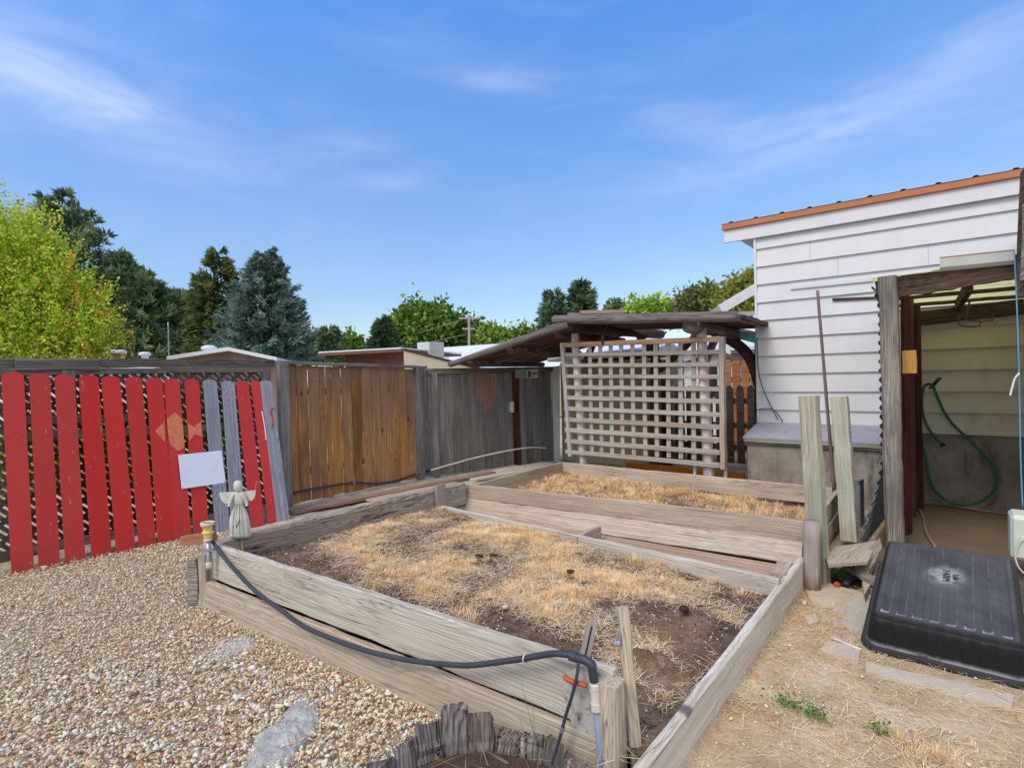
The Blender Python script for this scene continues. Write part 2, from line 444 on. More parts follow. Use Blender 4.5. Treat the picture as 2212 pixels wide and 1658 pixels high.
M_WALLG = plain('wall_pale_green', S(202, 208, 198), .7, var=.05, sc=1.5)
M_HOSE = plain('hose_black', S(60, 62, 70), .45, var=.15, sc=9., spec=.4)
M_HOSEG = plain('hose_green', S(40, 112, 84), .4, var=.15, sc=9., spec=.4)
M_PVC = plain('pvc_white', S(214, 208, 194), .5, var=.1, sc=12., dirt=(S(160, 146, 124), .5, 14.))
M_COND = plain('conduit_grey', S(126, 134, 158), .45, var=.12, sc=12., dirt=(S(150, 150, 156), .4, 12.))
M_ORANGE = plain('valve_orange', S(186, 88, 46), .5, var=.25, sc=40.)
M_YEL = plain('cup_yellow', S(236, 200, 66), .35, var=.08, sc=10.)
M_RUSTP = plain('plate_rusty', S(188, 182, 168), .6, var=.1, sc=20., dirt=(S(120, 62, 34), .95, 24.))
M_GALV = plain('galvanised', S(170, 172, 176), .4, .7, var=.1, sc=20.)
M_NAIL = plain('nail_rusty', S(96, 62, 50), .8)
M_STEELD = plain('steel_dark', S(70, 66, 62), .5, .6, var=.2, sc=20.)
M_CORR = plain('corrugated_metal', S(122, 122, 118), .5, .5, var=.2, sc=6., dirt=(S(84, 72, 62), .6, 5.))
M_BOARDW = plain('whiteboard', S(232, 236, 246), .35, var=.02, sc=4., dirt=(S(196, 204, 218), .25, 3.))
M_FISH = plain('fish_paint', S(226, 128, 88), .65, var=.12, sc=26., dirt=(S(186, 60, 44), .9, 16.))
M_ANGEL = plain('angel_paint', S(206, 202, 190), .85, var=.1, sc=20., bump=.4, dirt=(S(150, 144, 130), .6, 14.))
M_CORDB = plain('cord_blue', S(96, 150, 178), .5, var=.1)
M_METER = plain('box_cream', S(206, 210, 190), .5, var=.05, sc=5.)
M_GREYP = plain('plastic_grey', S(150, 150, 158), .6, var=.1, sc=8., dirt=(S(110, 106, 106), .4, 6.))
M_TARP = plain('tarp_green', S(58, 150, 128), .5, var=.2, sc=14.)
M_BARK = plain('bark', S(104, 88, 74), .9, var=.3, sc=12., bump=.8)
M_DARKV = plain('dark_void', S(34, 28, 26), .9, var=.3)
M_WIRE = plain('wire', S(150, 150, 150), .6, var=.05)
M_GLASS = plain('window_dark', S(34, 38, 44), .15, var=.2, spec=.6)
M_FIBRE = None


def mat_translucent_roof():
    g = G('roof_fibreglass'); P = g.obj(0)
    n = g.noise(g.map(P, (3, 40, 3)), 1., 6., .7)
    col = g.ramp(n, [(.35, S(190, 176, 108)), (.6, S(240, 234, 178))])
    col = g.mix(g.math('MULTIPLY', g.step(g.noise(g.map(P, (10, 60, 10)), 1., 5., .7), .56, .66), .7), col, S(92, 78, 46))
    d = g.n('BsdfDiffuse', {'Color': col}); t = g.n('BsdfTranslucent', {'Color': col})
    mx = g.n('MixShader', {0: .85}); g.t.links.new(d.outputs[0], mx.inputs[1]); g.t.links.new(t.outputs[0], mx.inputs[2])
    g.t.links.new(mx.outputs[0], g.out.inputs[0]); return g.m


M_FIBRE = mat_translucent_roof()


def mat_attr(name, rough=.85, transl=0., spec=.2, bump=0.):
    g = G(name); a = g.n('Attribute', attribute_name='col').outputs['Color']
    nr = None
    if bump:
        nr = g.bump(g.noise(g.obj(0), 130., 4., .6), bump, .003)
        a = g.mix(g.math('MULTIPLY', g.noise(g.obj(0), 90., 3.), .22), a, (.1, .09, .08, 1))
    if not transl: return g.bsdf(a, rough, nrm=nr, spec=spec)
    b = g.n('BsdfPrincipled', {'Base Color': a, 'Roughness': rough, 'Specular IOR Level': spec}); t = g.n('BsdfTranslucent', {'Color': a})
    mx = g.n('MixShader', {0: transl}); g.t.links.new(b.outputs[0], mx.inputs[1]); g.t.links.new(t.outputs[0], mx.inputs[2])
    g.t.links.new(mx.outputs[0], g.out.inputs[0]); return g.m


M_LEAF = mat_attr('leaf', .6, .35)
M_STRAW = mat_attr('straw', .8, .3)
M_STONE = mat_attr('pebble', .8, 0, .25, .5)


def mat_soil():
    g = G('bed_soil'); P = g.obj(0)
    n1 = g.noise(P, 7., 8., .7); n2 = g.noise(P, 60., 4., .7); n3 = g.noise(P, 1.3, 3., .6)
    col = g.ramp(n1, [(.3, S(70, 56, 48)), (.5, S(112, 90, 76)), (.72, S(158, 134, 114))])
    col = g.mix(g.math('MULTIPLY', g.step(n3, .45, .65), .22), col, S(188, 152, 110))
    vo = g.n('TexVoronoi', {'Vector': P, 'Scale': 95.}, feature='F1')
    pick = g.math('GREATER_THAN', g.n('SeparateColor', {0: vo.outputs['Color']}).outputs[0], .78)
    sp = g.math('MULTIPLY', g.math('LESS_THAN', vo.outputs['Distance'], .33), pick)
    col = g.mix(g.math('MULTIPLY', sp, .4), col, S(206, 188, 168))
    col = g.mix(g.math('MULTIPLY', g.step(n2, .55, .7), .5), col, S(44, 32, 26))
    h = g.math('ADD', g.math('MULTIPLY', n1, .6), g.math('MULTIPLY', n2, .5))
    return g.bsdf(col, .95, nrm=g.bump(h, 1., .02), spec=.1)


def mat_dirt():
    g = G('yard_dirt'); P = g.obj(0)
    n1 = g.noise(P, 3.2, 8., .68); n2 = g.noise(P, 45., 5., .7); n3 = g.noise(P, 1.1, 4., .6)
    col = g.ramp(n1, [(.3, S(156, 130, 98)), (.5, S(196, 172, 138)), (.7, S(218, 200, 172))])
    col = g.mix(g.math('MULTIPLY', g.step(n3, .46, .66), .45), col, S(168, 124, 72))
    col = g.mix(g.math('MULTIPLY', g.step(n2, .5, .72), .55), col, S(112, 88, 62))
    vo = g.n('TexVoronoi', {'Vector': P, 'Scale': 70.}, feature='F1')
    pick = g.math('GREATER_THAN', g.n('SeparateColor', {0: vo.outputs['Color']}).outputs[0], .8)
    sp = g.math('MULTIPLY', g.math('LESS_THAN', vo.outputs['Distance'], .36), pick)
    col = g.mix(g.math('MULTIPLY', sp, .7), col, S(206, 194, 176))
    h = g.math('ADD', g.math('MULTIPLY', n1, .5), g.math('MULTIPLY', n2, .5))
    return g.bsdf(col, .95, nrm=g.bump(h, .9, .015), spec=.1)


def mat_path():
    g = G('path_dust'); P = g.obj(0)
    n1 = g.noise(P, 6., 7., .66); n2 = g.noise(P, 40., 4.)
    col = g.ramp(n1, [(.3, S(150, 138, 120)), (.7, S(206, 196, 176))])
    col = g.mix(g.math('MULTIPLY', g.step(n2, .52, .7), .4), col, S(104, 90, 76))
    return g.bsdf(col, .95, nrm=g.bump(n2, .7, .01), spec=.1)


def mat_tub():
    g = G('tub_plastic'); P = g.obj(0)
    z = g.n('SeparateXYZ', {0: P})
    geo = g.n('NewGeometry')
    n1 = g.noise(P, 4., 6., .7); n2 = g.noise(P, 14., 6., .7)
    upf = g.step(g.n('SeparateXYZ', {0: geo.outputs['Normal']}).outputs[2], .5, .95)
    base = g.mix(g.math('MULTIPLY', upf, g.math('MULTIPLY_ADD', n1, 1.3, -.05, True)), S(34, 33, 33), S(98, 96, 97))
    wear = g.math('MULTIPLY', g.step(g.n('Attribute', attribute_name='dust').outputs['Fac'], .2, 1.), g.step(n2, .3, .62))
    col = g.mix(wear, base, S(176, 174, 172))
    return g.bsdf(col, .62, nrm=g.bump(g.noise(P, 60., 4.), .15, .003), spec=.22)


def mat_conc_stained():
    g = G('foundation_concrete'); P = g.obj(0)
    n1 = g.noise(P, 3., 7., .68)
    col = g.ramp(n1, [(.3, S(126, 114, 98)), (.55, S(162, 150, 134)), (.75, S(186, 178, 164))])
    st = g.step(g.noise(g.map(P, (5, 5, 1.1)), 1., 5., .65), .5, .68)
    sz = g.n('SeparateXYZ', {0: P}).outputs[2]
    col = g.mix(g.math('MULTIPLY', g.math('MULTIPLY', st, .7), g.step(sz, .62, .2)), col, S(70, 56, 44))
    return g.bsdf(col, .92, nrm=g.bump(g.noise(P, 30., 5.), .4, .006), spec=.15)


M_SOIL, M_DIRT, M_PATH, M_TUB, M_FOUND = mat_soil(), mat_dirt(), mat_path(), mat_tub(), mat_conc_stained()

# ------------------------------------------------------------------ world and light
SUN_EL, SUN_AZ = math.radians(52), math.radians(-172)      # azimuth from +y towards +x
world = bpy.data.worlds.new("World"); scene.world = world; world.use_nodes = True


def build_world():
    t = world.node_tree; t.nodes.clear()
    class W(G):
        def __init__(s): s.t = t
    g = W()
    out = g.n('OutputWorld'); bg = g.n('Background', {'Strength': .15}); t.links.new(bg.outputs[0], out.inputs[0])
    sky = g.n('TexSky', sky_type='NISHITA', sun_disc=False, sun_elevation=SUN_EL, sun_rotation=SUN_AZ, altitude=800, air_density=1.0, dust_density=.6, ozone_density=1.6)
    D = g.n('TexCoord').outputs['Generated']
    sp = g.n('SeparateXYZ', {0: D}); x, y, z = sp.outputs
    az = g.math('ARCTAN2', x, y); el = g.math('ARCSINE', z)
    lift = g.n('MapRange', {'Value': el, 'From Min': .06, 'From Max': .58, 'To Min': 0., 'To Max': 1.}).outputs[0]
    col = g.n('HueSaturation', {'Color': sky.outputs[0], 'Hue': .506, 'Saturation': g.math('MULTIPLY_ADD', lift, .20, 1.08), 'Value': g.math('MULTIPLY_ADD', lift, .74, .62)}).outputs[0]
    pv = g.n('CombineXYZ', {0: g.math('MULTIPLY', az, 3.), 1: g.math('MULTIPLY', el, 13.), 2: 0.}).outputs[0]
    wisp = g.noise(pv, 1.5, 8., .58, .7)
    tot = None
    # clouds: where they hang in the sky (azimuth, elevation), half widths, tilt, weight
    cl = []
    for (u, v, hw, hh, tilt, wt) in [(190, 215, 210, 52, .22, .95), (300, 240, 60, 40, -.5, .55), (60, 120, 160, 60, .1, .4), (1060, 178, 120, 26, .02, .9), (760, 315, 110, 26, -.12, .6), (860, 388, 75, 20, -.1, .5),
                                     (1570, 285, 130, 40, .3, .8), (1800, 250, 300, 46, -.25, .75), (2050, 205, 150, 50, -.2, .4), (900, 100, 130, 24, .05, .35), (1080, 605, 90, 16, 0, .3), (2050, 350, 160, 60, -.3, .35), (1350, 160, 60, 20, 0, .3), (520, 480, 260, 80, 0, .18)]:
        r = ray(u, v).normalized(); cl.append((math.atan2(r.x, r.y), math.asin(r.z), hw / F_PX, hh / F_PX, tilt, wt))
    # a few more beyond the frame
    cl += [(1.2, .7, .6, .2, .2, .7), (2.6, .9, .7, .25, -.2, .7), (-2.4, .6, .7, .2, .1, .7), (-1.6, 1.0, .5, .2, .3, .6)]
    for (a0, e0, w, h, ti, wt) in cl:
        da = g.math('MULTIPLY', g.math('SUBTRACT', az, a0), math.cos(e0)); de = g.math('SUBTRACT', el, e0)
        de = g.math('ADD', de, g.math('MULTIPLY', da, ti))
        q = g.math('ADD', g.math('POWER', g.math('MULTIPLY', da, 1 / w), 2.), g.math('POWER', g.math('MULTIPLY', de, 1 / h), 2.))
        e = g.math('MULTIPLY', g.math('EXPONENT', g.math('MULTIPLY', q, -1.)), wt)
        tot = e if tot is None else g.math('ADD', tot, e)
    f = g.math('MULTIPLY', tot, g.step(wisp, .08, .92), clamp=True)
    f = g.math('ADD', g.math('MULTIPLY', f, .25), g.math('MULTIPLY', g.step(wisp, .4, .9), .04), clamp=True)
    # unseen bright white half of sky, added behind the viewer to whiten the fill
    back_fill = g.step(g.math('ADD', g.math('MULTIPLY', x, -Fh.x), g.math('MULTIPLY', y, -Fh.y)), -.15, .5)
    back_fill = g.math('MULTIPLY', back_fill, g.step(el, .12, .7))
    f = g.math('MAXIMUM', f, g.math('MULTIPLY', back_fill, .95))
    lum = g.n('RGB'); lum.outputs[0].default_value = (6.4, 6.3, 6.3, 1)
    col = g.mix(f, col, lum.outputs[0])
    t.links.new(col, bg.inputs[0])


build_world()
sun = bpy.data.lights.new("Sun", 'SUN'); sun.energy = 1.15; sun.angle = math.radians(22); sun.color = (1, .95, .87)
so = bpy.data.objects.new("Sun", sun); C.objects.link(so)
sd = Vector((math.sin(SUN_AZ) * math.cos(SUN_EL), math.cos(SUN_AZ) * math.cos(SUN_EL), math.sin(SUN_EL)))
so.rotation_euler = (-sd).to_track_quat('-Z', 'Y').to_euler(); so.location = (0, 0, 20)
scene.view_settings.view_transform = 'Standard'; scene.view_settings.look = 'None'
scene.view_settings.exposure = 0.55; scene.view_settings.gamma = 1
scene.cycles.max_bounces = 6; scene.cycles.transparent_max_bounces = 8
scene.cycles.use_denoising = True

# ------------------------------------------------------------------ ground
def fbm(x, y, sc, oct_=4):
    return mn.fractal(Vector((x * sc, y * sc, 3.7)), 1.0, 2.0, oct_)


def build_ground():
    xs = sorted(set([-400, -150, -60, -30, -15, -10, -8] + list(np.round(np.arange(-7, 1.6, .06), 3)) + [2, 3, 5, 10, 20, 60, 150, 400]))
    ys = sorted(set([-300, -100, -30, -10, -5, -3] + list(np.round(np.arange(-1.5, 9, .06), 3)) + [10, 12, 15, 20, 30, 60, 150, 500]))
    nx, ny = len(xs), len(ys); vs = []
    for y in ys:
        for x in xs:
            z = 0
            if -8 < x < 2.5 and -3 < y < 10: z = .012 * fbm(x, y, 1.3) + .006 * fbm(x, y, 7, 3)
            if x < -.85 and y < 1.75 or x < -4.15: z -= .03
            vs.append((x, y, z - .004))
    F = [(j * nx + i, j * nx + i + 1, (j + 1) * nx + i + 1, (j + 1) * nx + i) for j in range(ny - 1) for i in range(nx - 1)]
    o = mesh_np('ground', vs, F, M_DIRT, smooth=True); tag(o, kind='structure')


build_ground()

# dusty path between the beds and the fence
def build_path():
    vs, F = [], []; xs = np.arange(-6.6, -4.1, .08); ys = np.arange(2.3, 8.4, .08)
    for y in ys:
        for x in xs: vs.append((x, y, -.005 + .018 * fbm(x, y, 2.) + .008 * fbm(x, y, 9, 3) + (.03 if x < -5.7 else 0) * max(0, fbm(x, y, 1.))))
    n = len(xs); F = [(j * n + i, j * n + i + 1, (j + 1) * n + i + 1, (j + 1) * n + i) for j in range(len(ys) - 1) for i in range(n - 1)]
    tag(mesh_np('path', vs, F, M_PATH, smooth=True), kind='structure')


build_path()

# ------------------------------------------------------------------ gravel
FA, FB = Vector((-4.11, 1.66, 0)), Vector((-.95, 1.80, 0))        # foot line of the near bed's front boards
FDIR = (FB - FA).normalized(); FN = Vector((FDIR.y, -FDIR.x, 0))   # FN points out of the bed, to the gravel


def front_y(x): return FA.y + (FB.y - FA.y) * (x - FA.x) / (FB.x - FA.x)


def ico():
    import bmesh
    bm = bmesh.new(); bmesh.ops.create_icosphere(bm, subdivisions=2, radius=1)
    V = np.array([v.co[:] for v in bm.verts]); F = np.array([[v.index for v in f.verts] for f in bm.faces]); bm.free()
    return V, F


def ico1():
    import bmesh
    bm = bmesh.new(); bmesh.ops.create_icosphere(bm, subdivisions=1, radius=1)
    V = np.array([v.co[:] for v in bm.verts]); F = np.array([[v.index for v in f.verts] for f in bm.faces]); bm.free()
    return V, F


def rand_rot(n, tilt=.5):
    """random rotations: free about z, tilted a little"""
    a = RNG.uniform(0, 2 * PI, n); tx = RNG.normal(0, tilt, n); ty = RNG.normal(0, tilt, n)
    ca, sa = np.cos(a), np.sin(a); Rz = np.zeros((n, 3, 3)); Rz[:, 0, 0] = ca; Rz[:, 0, 1] = -sa; Rz[:, 1, 0] = sa; Rz[:, 1, 1] = ca; Rz[:, 2, 2] = 1
    cx, sx = np.cos(tx), np.sin(tx); Rx = np.zeros((n, 3, 3)); Rx[:, 0, 0] = 1; Rx[:, 1, 1] = cx; Rx[:, 1, 2] = -sx; Rx[:, 2, 1] = sx; Rx[:, 2, 2] = cx
    cy, sy = np.cos(ty), np.sin(ty); Ry = np.zeros((n, 3, 3)); Ry[:, 1, 1] = 1; Ry[:, 0, 0] = cy; Ry[:, 0, 2] = sy; Ry[:, 2, 0] = -sy; Ry[:, 2, 2] = cy
    return Rz @ Rx @ Ry


def stones(name, P, size, pal, wts, m, shapes=None, flat=.55, tilt=.45):
    V0, F0 = shapes
    n = len(P); nv = len(V0)
    # a handful of lumpy base shapes
    bases = []
    for k in range(14):
        d = RNG.normal(0, 1, (8, 3)); d /= np.linalg.norm(d, axis=1, keepdims=True)
        r = np.ones(nv)
        for q in d: r -= .55 * np.clip(V0 @ q - .5, 0, 1)
        r += RNG.normal(0, .035, nv)
        bases.append(V0 * r[:, None])
    B = np.array(bases)[RNG.integers(0, 14, n)]
    sc = np.stack([size * RNG.uniform(.85, 1.35, n), size * RNG.uniform(.65, 1.0, n), size * RNG.uniform(.4, .75, n) * flat / .55], 1)
    R = rand_rot(n, tilt)
    V = np.einsum('nij,nvj->nvi', R, B * sc[:, None, :]) + P[:, None, :]
    F = (F0[None] + (np.arange(n) * nv)[:, None, None]).reshape(-1, 3)
    pal = np.array([S(*c)[:3] for c in pal]); ci = RNG.choice(len(pal), n, p=np.array(wts) / sum(wts))
    col = pal[ci] * RNG.uniform(1.0, 1.32, (n, 1)) * RNG.normal(1, .04, (n, 3))
    col = col * np.array([1.14, 1.10, 1.04])
    col = np.repeat(np.clip(col, 0.01, .85), nv, axis=0)
    return mesh_np(name, V.reshape(-1, 3), F, m, col=col, smooth=True)


PAL = [(224, 206, 178), (212, 190, 158), (200, 174, 138), (188, 156, 116), (226, 214, 196), (192, 178, 158), (178, 168, 156), (156, 152, 146), (210, 178, 148), (172, 134, 98), (232, 224, 212), (150, 134, 118)]
PW = [20, 18, 13, 7, 13, 8, 5, 2.5, 9, 4, 7, 2.5]
LUMPS = [(Vector(at(640, 1590, z=0)), .30, .17, .6), (Vector(at(490, 1400, z=0)), .30, .2, .9)]


def gravel():
    pts, size = [], []
    def sample(n, s0, zf):
        x = RNG.uniform(-6.25, -.2, n); y = RNG.uniform(-1.4, 3.2, n)
        r = .7844 * x + .6203 * y; d = -.6203 * x + .7844 * y
        ok = (d > 1.55) & (np.abs(r) < d * .99 + .12)
        fy = FA.y + (FB.y - FA.y) * (x - FA.x) / (FB.x - FA.x)
        ok &= ~((y > fy - .03) & (x > -4.13))
        ok &= ~((x > -1.25) & (y > 1.3))
        ok &= x > (-6.02 + (y - 1) * .1) - .35 * RNG.random(n)
        ok &= (y < 2.45 + .25 * RNG.random(n)) | (x > -4.2)
        ok &= ~((x + 1.21) ** 2 + (y - 1.23) ** 2 < .36 ** 2)
        x, y, d = x[ok], y[ok], d[ok]
        p = s0 * np.exp(RNG.normal(0, .3, len(x)))
        z = RNG.uniform(*zf, len(x))
        return np.stack([x, y, z], 1), p
    a, sa = sample(92000, .0088, (-.012, .004)); b, sb = sample(30000, .0098, (.004, .017)); c, sc_ = sample(900, .016, (.004, .014)); e, se = sample(46000, .0052, (.0, .012))
    P = np.concatenate([a, b, c, e]); s = np.concatenate([sa, sb, sc_, se])
    # gentle heaps
    P[:, 2] += np.array([.006 + .010 * (1 + fbm(q[0], q[1], 1.1, 2)) for q in P])
    near = (-.6203 * P[:, 0] + .7844 * P[:, 1]) < 3.0
    o = stones('gravel', P[~near], s[~near], PAL, PW, M_STONE, ico1()); tag(o, 'tan and cream river gravel spread below the red pickets', None, kind='stuff')
    # the nearer stones carry more faces; same spread of gravel
    o2 = stones('gravel', P[near], s[near], PAL, PW, M_STONE, ico()); tag(o2, 'tan and cream river gravel around the rotting wooden planter', None, kind='stuff')


gravel()
bedm = mesh_np('gravel_base', [(-6.3, -1.6, -.004), (-.2, -1.6, -.004), (-.9, 1.7, -.004), (-4.1, 1.62, -.004), (-4.15, 2.6, -.004), (-6.3, 2.6, -.004)], [[0, 1, 2], [0, 2, 3], [0, 3, 4], [0, 4, 5]],
               plain('gravel_grit', S(178, 154, 124), .95, var=.3, sc=40., bump=.6, rand=0), None)
tag(bedm, kind='structure')


def crust(name, outline_px, h, label, m=None):
    """a lump of set concrete lying in the gravel: domed, pitted sheet"""
    P = [at(u, v, z=0.0) for u, v in outline_px]; c = sum(P, Vector()) / len(P)
    n = len(P) * 8; ring = []
    for i in range(len(P)):
        for k in range(8): ring.append(P[i].lerp(P[(i + 1) % len(P)], k / 8) - c)
    vs, fs = [], []; K = 26
    for j in range(K + 1):
        s = j / K
        for i, q in enumerate(ring):
            w = 1 + .16 * mn.noise(Vector((q.x * 14, q.y * 14, 1.3)))
            p = q * (s * w); z = h * (1 - s ** 6) * (1 + .35 * mn.noise(Vector((p.x * 16, p.y * 16, 5)))) + .009 * mn.noise(Vector((p.x * 45, p.y * 45, 2))) + .006 * mn.noise(Vector((p.x * 110, p.y * 110, 7))) - (.02 if j == K else 0)
            vs.append((p.x, p.y, z))
    for j in range(K):
        for i in range(n): fs.append((j * n + i, j * n + (i + 1) % n, (j + 1) * n + (i + 1) % n, (j + 1) * n + i))
    o = mk(name, vs, fs, m or M_CONCL, None, Matrix.Translation(c), True)
    return tag(o, label, 'concrete lump', 'lumps of set concrete in the gravel')


crust('concrete_lump', [(520, 1665), (545, 1600), (600, 1560), (650, 1505), (690, 1512), (698, 1560), (670, 1600), (640, 1640), (590, 1690)], .036, 'large pale grey lump of set concrete in the gravel beside the rotting planter')
crust('concrete_lump', [(432, 1420), (470, 1392), (520, 1375), (556, 1378), (552, 1402), (500, 1418), (462, 1436)], .026, 'small pale patch of set concrete in the gravel along the hose board')

# ------------------------------------------------------------------ raised beds
nb = thing('raised_bed', 'long raised garden bed of weathered boards full of dry soil and straw grass', 'raised bed', (-2.5, 3.0, 0), 'raised garden beds')
UPV = Vector((0, 0, 1))
Lf = FA + Vector((0, 0, .315)); Rf = FB + Vector((-.02, 0, .325))
board('front_board', Lf, Rf, .235, .042, UPV + FN * -.05, W_BED, nb, segs=30, jit=.002, cham=.006)
board('front_board', FA + FN * .06 + Vector((.0, 0, .078)), FB + FN * .045 + Vector((0, 0, .085)), .225, .045, UPV + FN * -.12, W_BEDT, nb, segs=30, jit=.002, cham=.006)
# left and right sides
board('side_board', (-4.13, 1.74, .29), (-4.08, 4.26, .285), .235, .085, UPV, W_TIE, nb, segs=40, jit=.005, cham=.014)
board('side_board', (-4.15, 1.74, .08), (-4.10, 4.26, .07), .18, .085, UPV, W_TIE, nb, segs=20, jit=.004)
board('side_board', (-.855, 1.55, .045), (-.80, 4.30, .09), .235, .045, UPV, W_BED, nb, segs=24, jit=.0016, cham=.007)
# low inner board, its spacer and cleat
Q0, Q1 = at(948, 1090, z=.245), at(1684, 1249, z=.235)
board('divider_board', Q0, Q1, .14, .038, UPV, W_BED, nb, aw=-.5, segs=26, cham=.005)
sp = at(1299, 1134, z=.235); board('spacer_board', sp + Vector((.0, -.03, -.055)), sp + Vector((-.02, -.40, -.055)), .11, .036, UPV, W_BEDT, nb)
board('spacer_board', at(1680, 1236, z=.215), at(1695, 1212, z=.21), .06, .09, UPV, W_BEDT, nb, aw=-.5)
board('cleat', at(953, 1100, x=-4.02) + Vector((0, 0, -.08)), at(950, 1046, x=-4.02), .13, .03, Vector((0, 1, 0)), W_ROUND, nb)
# posts at the near corner and at the far gravel corner
cp = at(1318, 1470, z=.42); cp.z = .42
board('corner_post', (cp.x, cp.y, -.05), cp, .088, .088, Vector((1, .05, 0)), W_BEDT, nb, cham=.007, segs=6)
q = at(427, 1188, d=3.86); plate('end_plank', [(-.033, 0), (.028, 0), (.036, .1), (.038, .2), (.034, .3), (.018, .355), (-.033, .345)], .09, frame((q.x, q.y, -.02), RT * 1 + Vector((0, 0, 0)), UPV), W_TIE, nb)
q = at(439, 1188, d=3.76); board('corner_stake', (q.x, q.y, -.03), (q.x, q.y, .375), .05, .05, Rh, W_BEDT, nb)
q = at(459, 1180, d=3.80); board('corner_stake', (q.x, q.y, -.03), (q.x, q.y, .40), .07, .045, Rh, W_ROUND, nb)

fb = thing('raised_bed', 'raised garden bed carpeted in dry golden grass before the log trellis', 'raised bed', (-2.5, 5.2, 0), 'raised garden beds')
board('front_board', (-4.12, 4.33, .30), (-.80, 4.36, .37), .15, .042, UPV, W_INC, fb, segs=30, jit=.0022, bow=.004)
board('front_board', (-4.10, 4.285, .145), (-.80, 4.29, .222), .165, .042, Vector((0, .62, 1)), W_INC, fb, segs=30, jit=.0022)
board('trough_board', (-4.05, 4.16, .055), (-.86, 4.08, .115), .20, .04, Vector((0, 1, .25)), W_TRB, fb, segs=20)
board('back_board', (-4.08, 6.17, .265), (-.83, 6.13, .268), .175, .045, UPV, W_BEDT, fb, segs=26, jit=.002)
board('back_board', (-4.05, 6.165, .10), (-.83, 6.125, .10), .14, .045, UPV, W_RBROWN, fb, segs=16)
board('side_board', (-3.99, 4.40, .29), (-4.05, 6.14, .265), .18, .04, UPV, W_BEDT, fb, segs=16)
board('side_board', (-.815, 4.44, .275), (-.815, 6.17, .275), .16, .042, UPV, W_BEDT, fb, segs=12)
board('side_board', (-.80, 4.44, .11), (-.80, 6.17, .11), .155, .042, UPV, W_BEDT, fb, segs=12)


def soil_z(x, y): return .255 - .036 * (x + 4.1) - .012 * (y - 1.7) + .022 * fbm(x, y, 1.6) + .016 * fbm(x + 9, y, 6, 4) + .012 * fbm(x, y + 5, 22, 3)


CLODS = [(at(u, v, z=.2), r, h) for (u, v, r, h) in [(1035, 1215, .06, .05), (1065, 1213, .05, .05), (1228, 1242, .05, .04), (985, 1127, .05, .035), (1445, 1340, .10, .05), (1490, 1310, .08, .04), (1400, 1400, .12, .05),
         (1440, 1430, .10, .06), (1060, 1140, .07, .025), (1520, 1430, .08, .03), (1480, 1380, .1, .03), (880, 1210, .06, .02), (760, 1185, .08, .02), (1260, 1250, .05, .03), (1360, 1470, .1, .05)]]


def grid_soil(name, x0, x1, y0, y1, st, fz, clods=()):
    xs = np.arange(x0, x1 + st / 2, st); ys = np.arange(y0, y1 + st / 2, st); vs = []
    for y in ys:
        for x in xs:
            z = fz(x, y)
            for (c, r, h) in clods:
                d2 = ((x - c.x) ** 2 + (y - c.y) ** 2) / (r * r)
                if d2 < 4: z += h * .75 * math.exp(-d2 * 1.4) * (.7 + 1.6 * mn.noise(Vector((x * 24, y * 24, 1))) + .9 * mn.noise(Vector((x * 55, y * 55, 4))))
            vs.append((x, y, z))
    n = len(xs); F = [(j * n + i, j * n + i + 1, (j + 1) * n + i + 1, (j + 1) * n + i) for j in range(len(ys) - 1) for i in range(n - 1) if ys[j] > front_y(xs[i]) + .0]
    return tag(mesh_np(name, vs, F, M_SOIL, smooth=True), kind='structure')


def soil_near(x, y):
    z = soil_z(x, y)
    # dug trough between the low divider and the far boards
    t = (x - Q0.x) / (Q1.x - Q0.x); yd = Q0.y + (Q1.y - Q0.y) * t
    if y > yd + .01: z = min(z, .06 + .03 * t + .012 * fbm(x, y, 5))
    return z


grid_soil('bed_soil', -4.09, -.83, 1.66, 4.31, .022, soil_near, CLODS)


def soil_far(x, y): return .225 - .03 * (x + 4.1) * .9 + .018 * fbm(x, y, 2.2) + .008 * fbm(x, y, 8, 3)


grid_soil('bed_soil', -4.03, -.83, 4.37, 6.15, .04, soil_far)


# ------------------------------------------------------------------ dry grass
def blades(name, base, h, lean, az, w, col, label, mat_=None):
    """each blade: a bent strip of two quads tapering to a point"""
    n = len(base)
    dirx, diry = np.cos(az), np.sin(az)
    px, py = -diry, dirx
    V = np.zeros((n, 5, 3))
    for k, (s, ww) in enumerate(((0, 1.), (.55, .75))):
        off = h * (np.sin(lean) * (s + .6 * s * s))
        zz = h * np.cos(lean) * s * (1 - .12 * s)
        c = base + np.stack([dirx * off, diry * off, zz], 1)
        pw = np.stack([px, py, np.zeros(n)], 1) * (w * ww / 2)[:, None]
        V[:, 2 * k] = c - pw; V[:, 2 * k + 1] = c + pw
    off = h * np.sin(lean) * 1.6
    V[:, 4] = base + np.stack([dirx * off, diry * off, h * np.cos(lean) * .88], 1)
    i0 = np.arange(n) * 5
    F = np.concatenate([np.stack([i0, i0 + 1, i0 + 3], 1), np.stack([i0, i0 + 3, i0 + 2], 1), np.stack([i0 + 2, i0 + 3, i0 + 4], 1)])
    cc = np.repeat(col, 5, axis=0).reshape(n, 5, 3)
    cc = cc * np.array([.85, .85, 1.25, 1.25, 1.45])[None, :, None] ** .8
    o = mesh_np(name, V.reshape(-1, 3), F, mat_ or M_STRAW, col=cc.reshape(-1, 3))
    return tag(o, label, kind='stuff')


GOLD = np.array([S(240, 208, 148)[:3], S(232, 184, 114)[:3], S(246, 224, 182)[:3], S(218, 158, 90)[:3], S(250, 236, 206)[:3]])


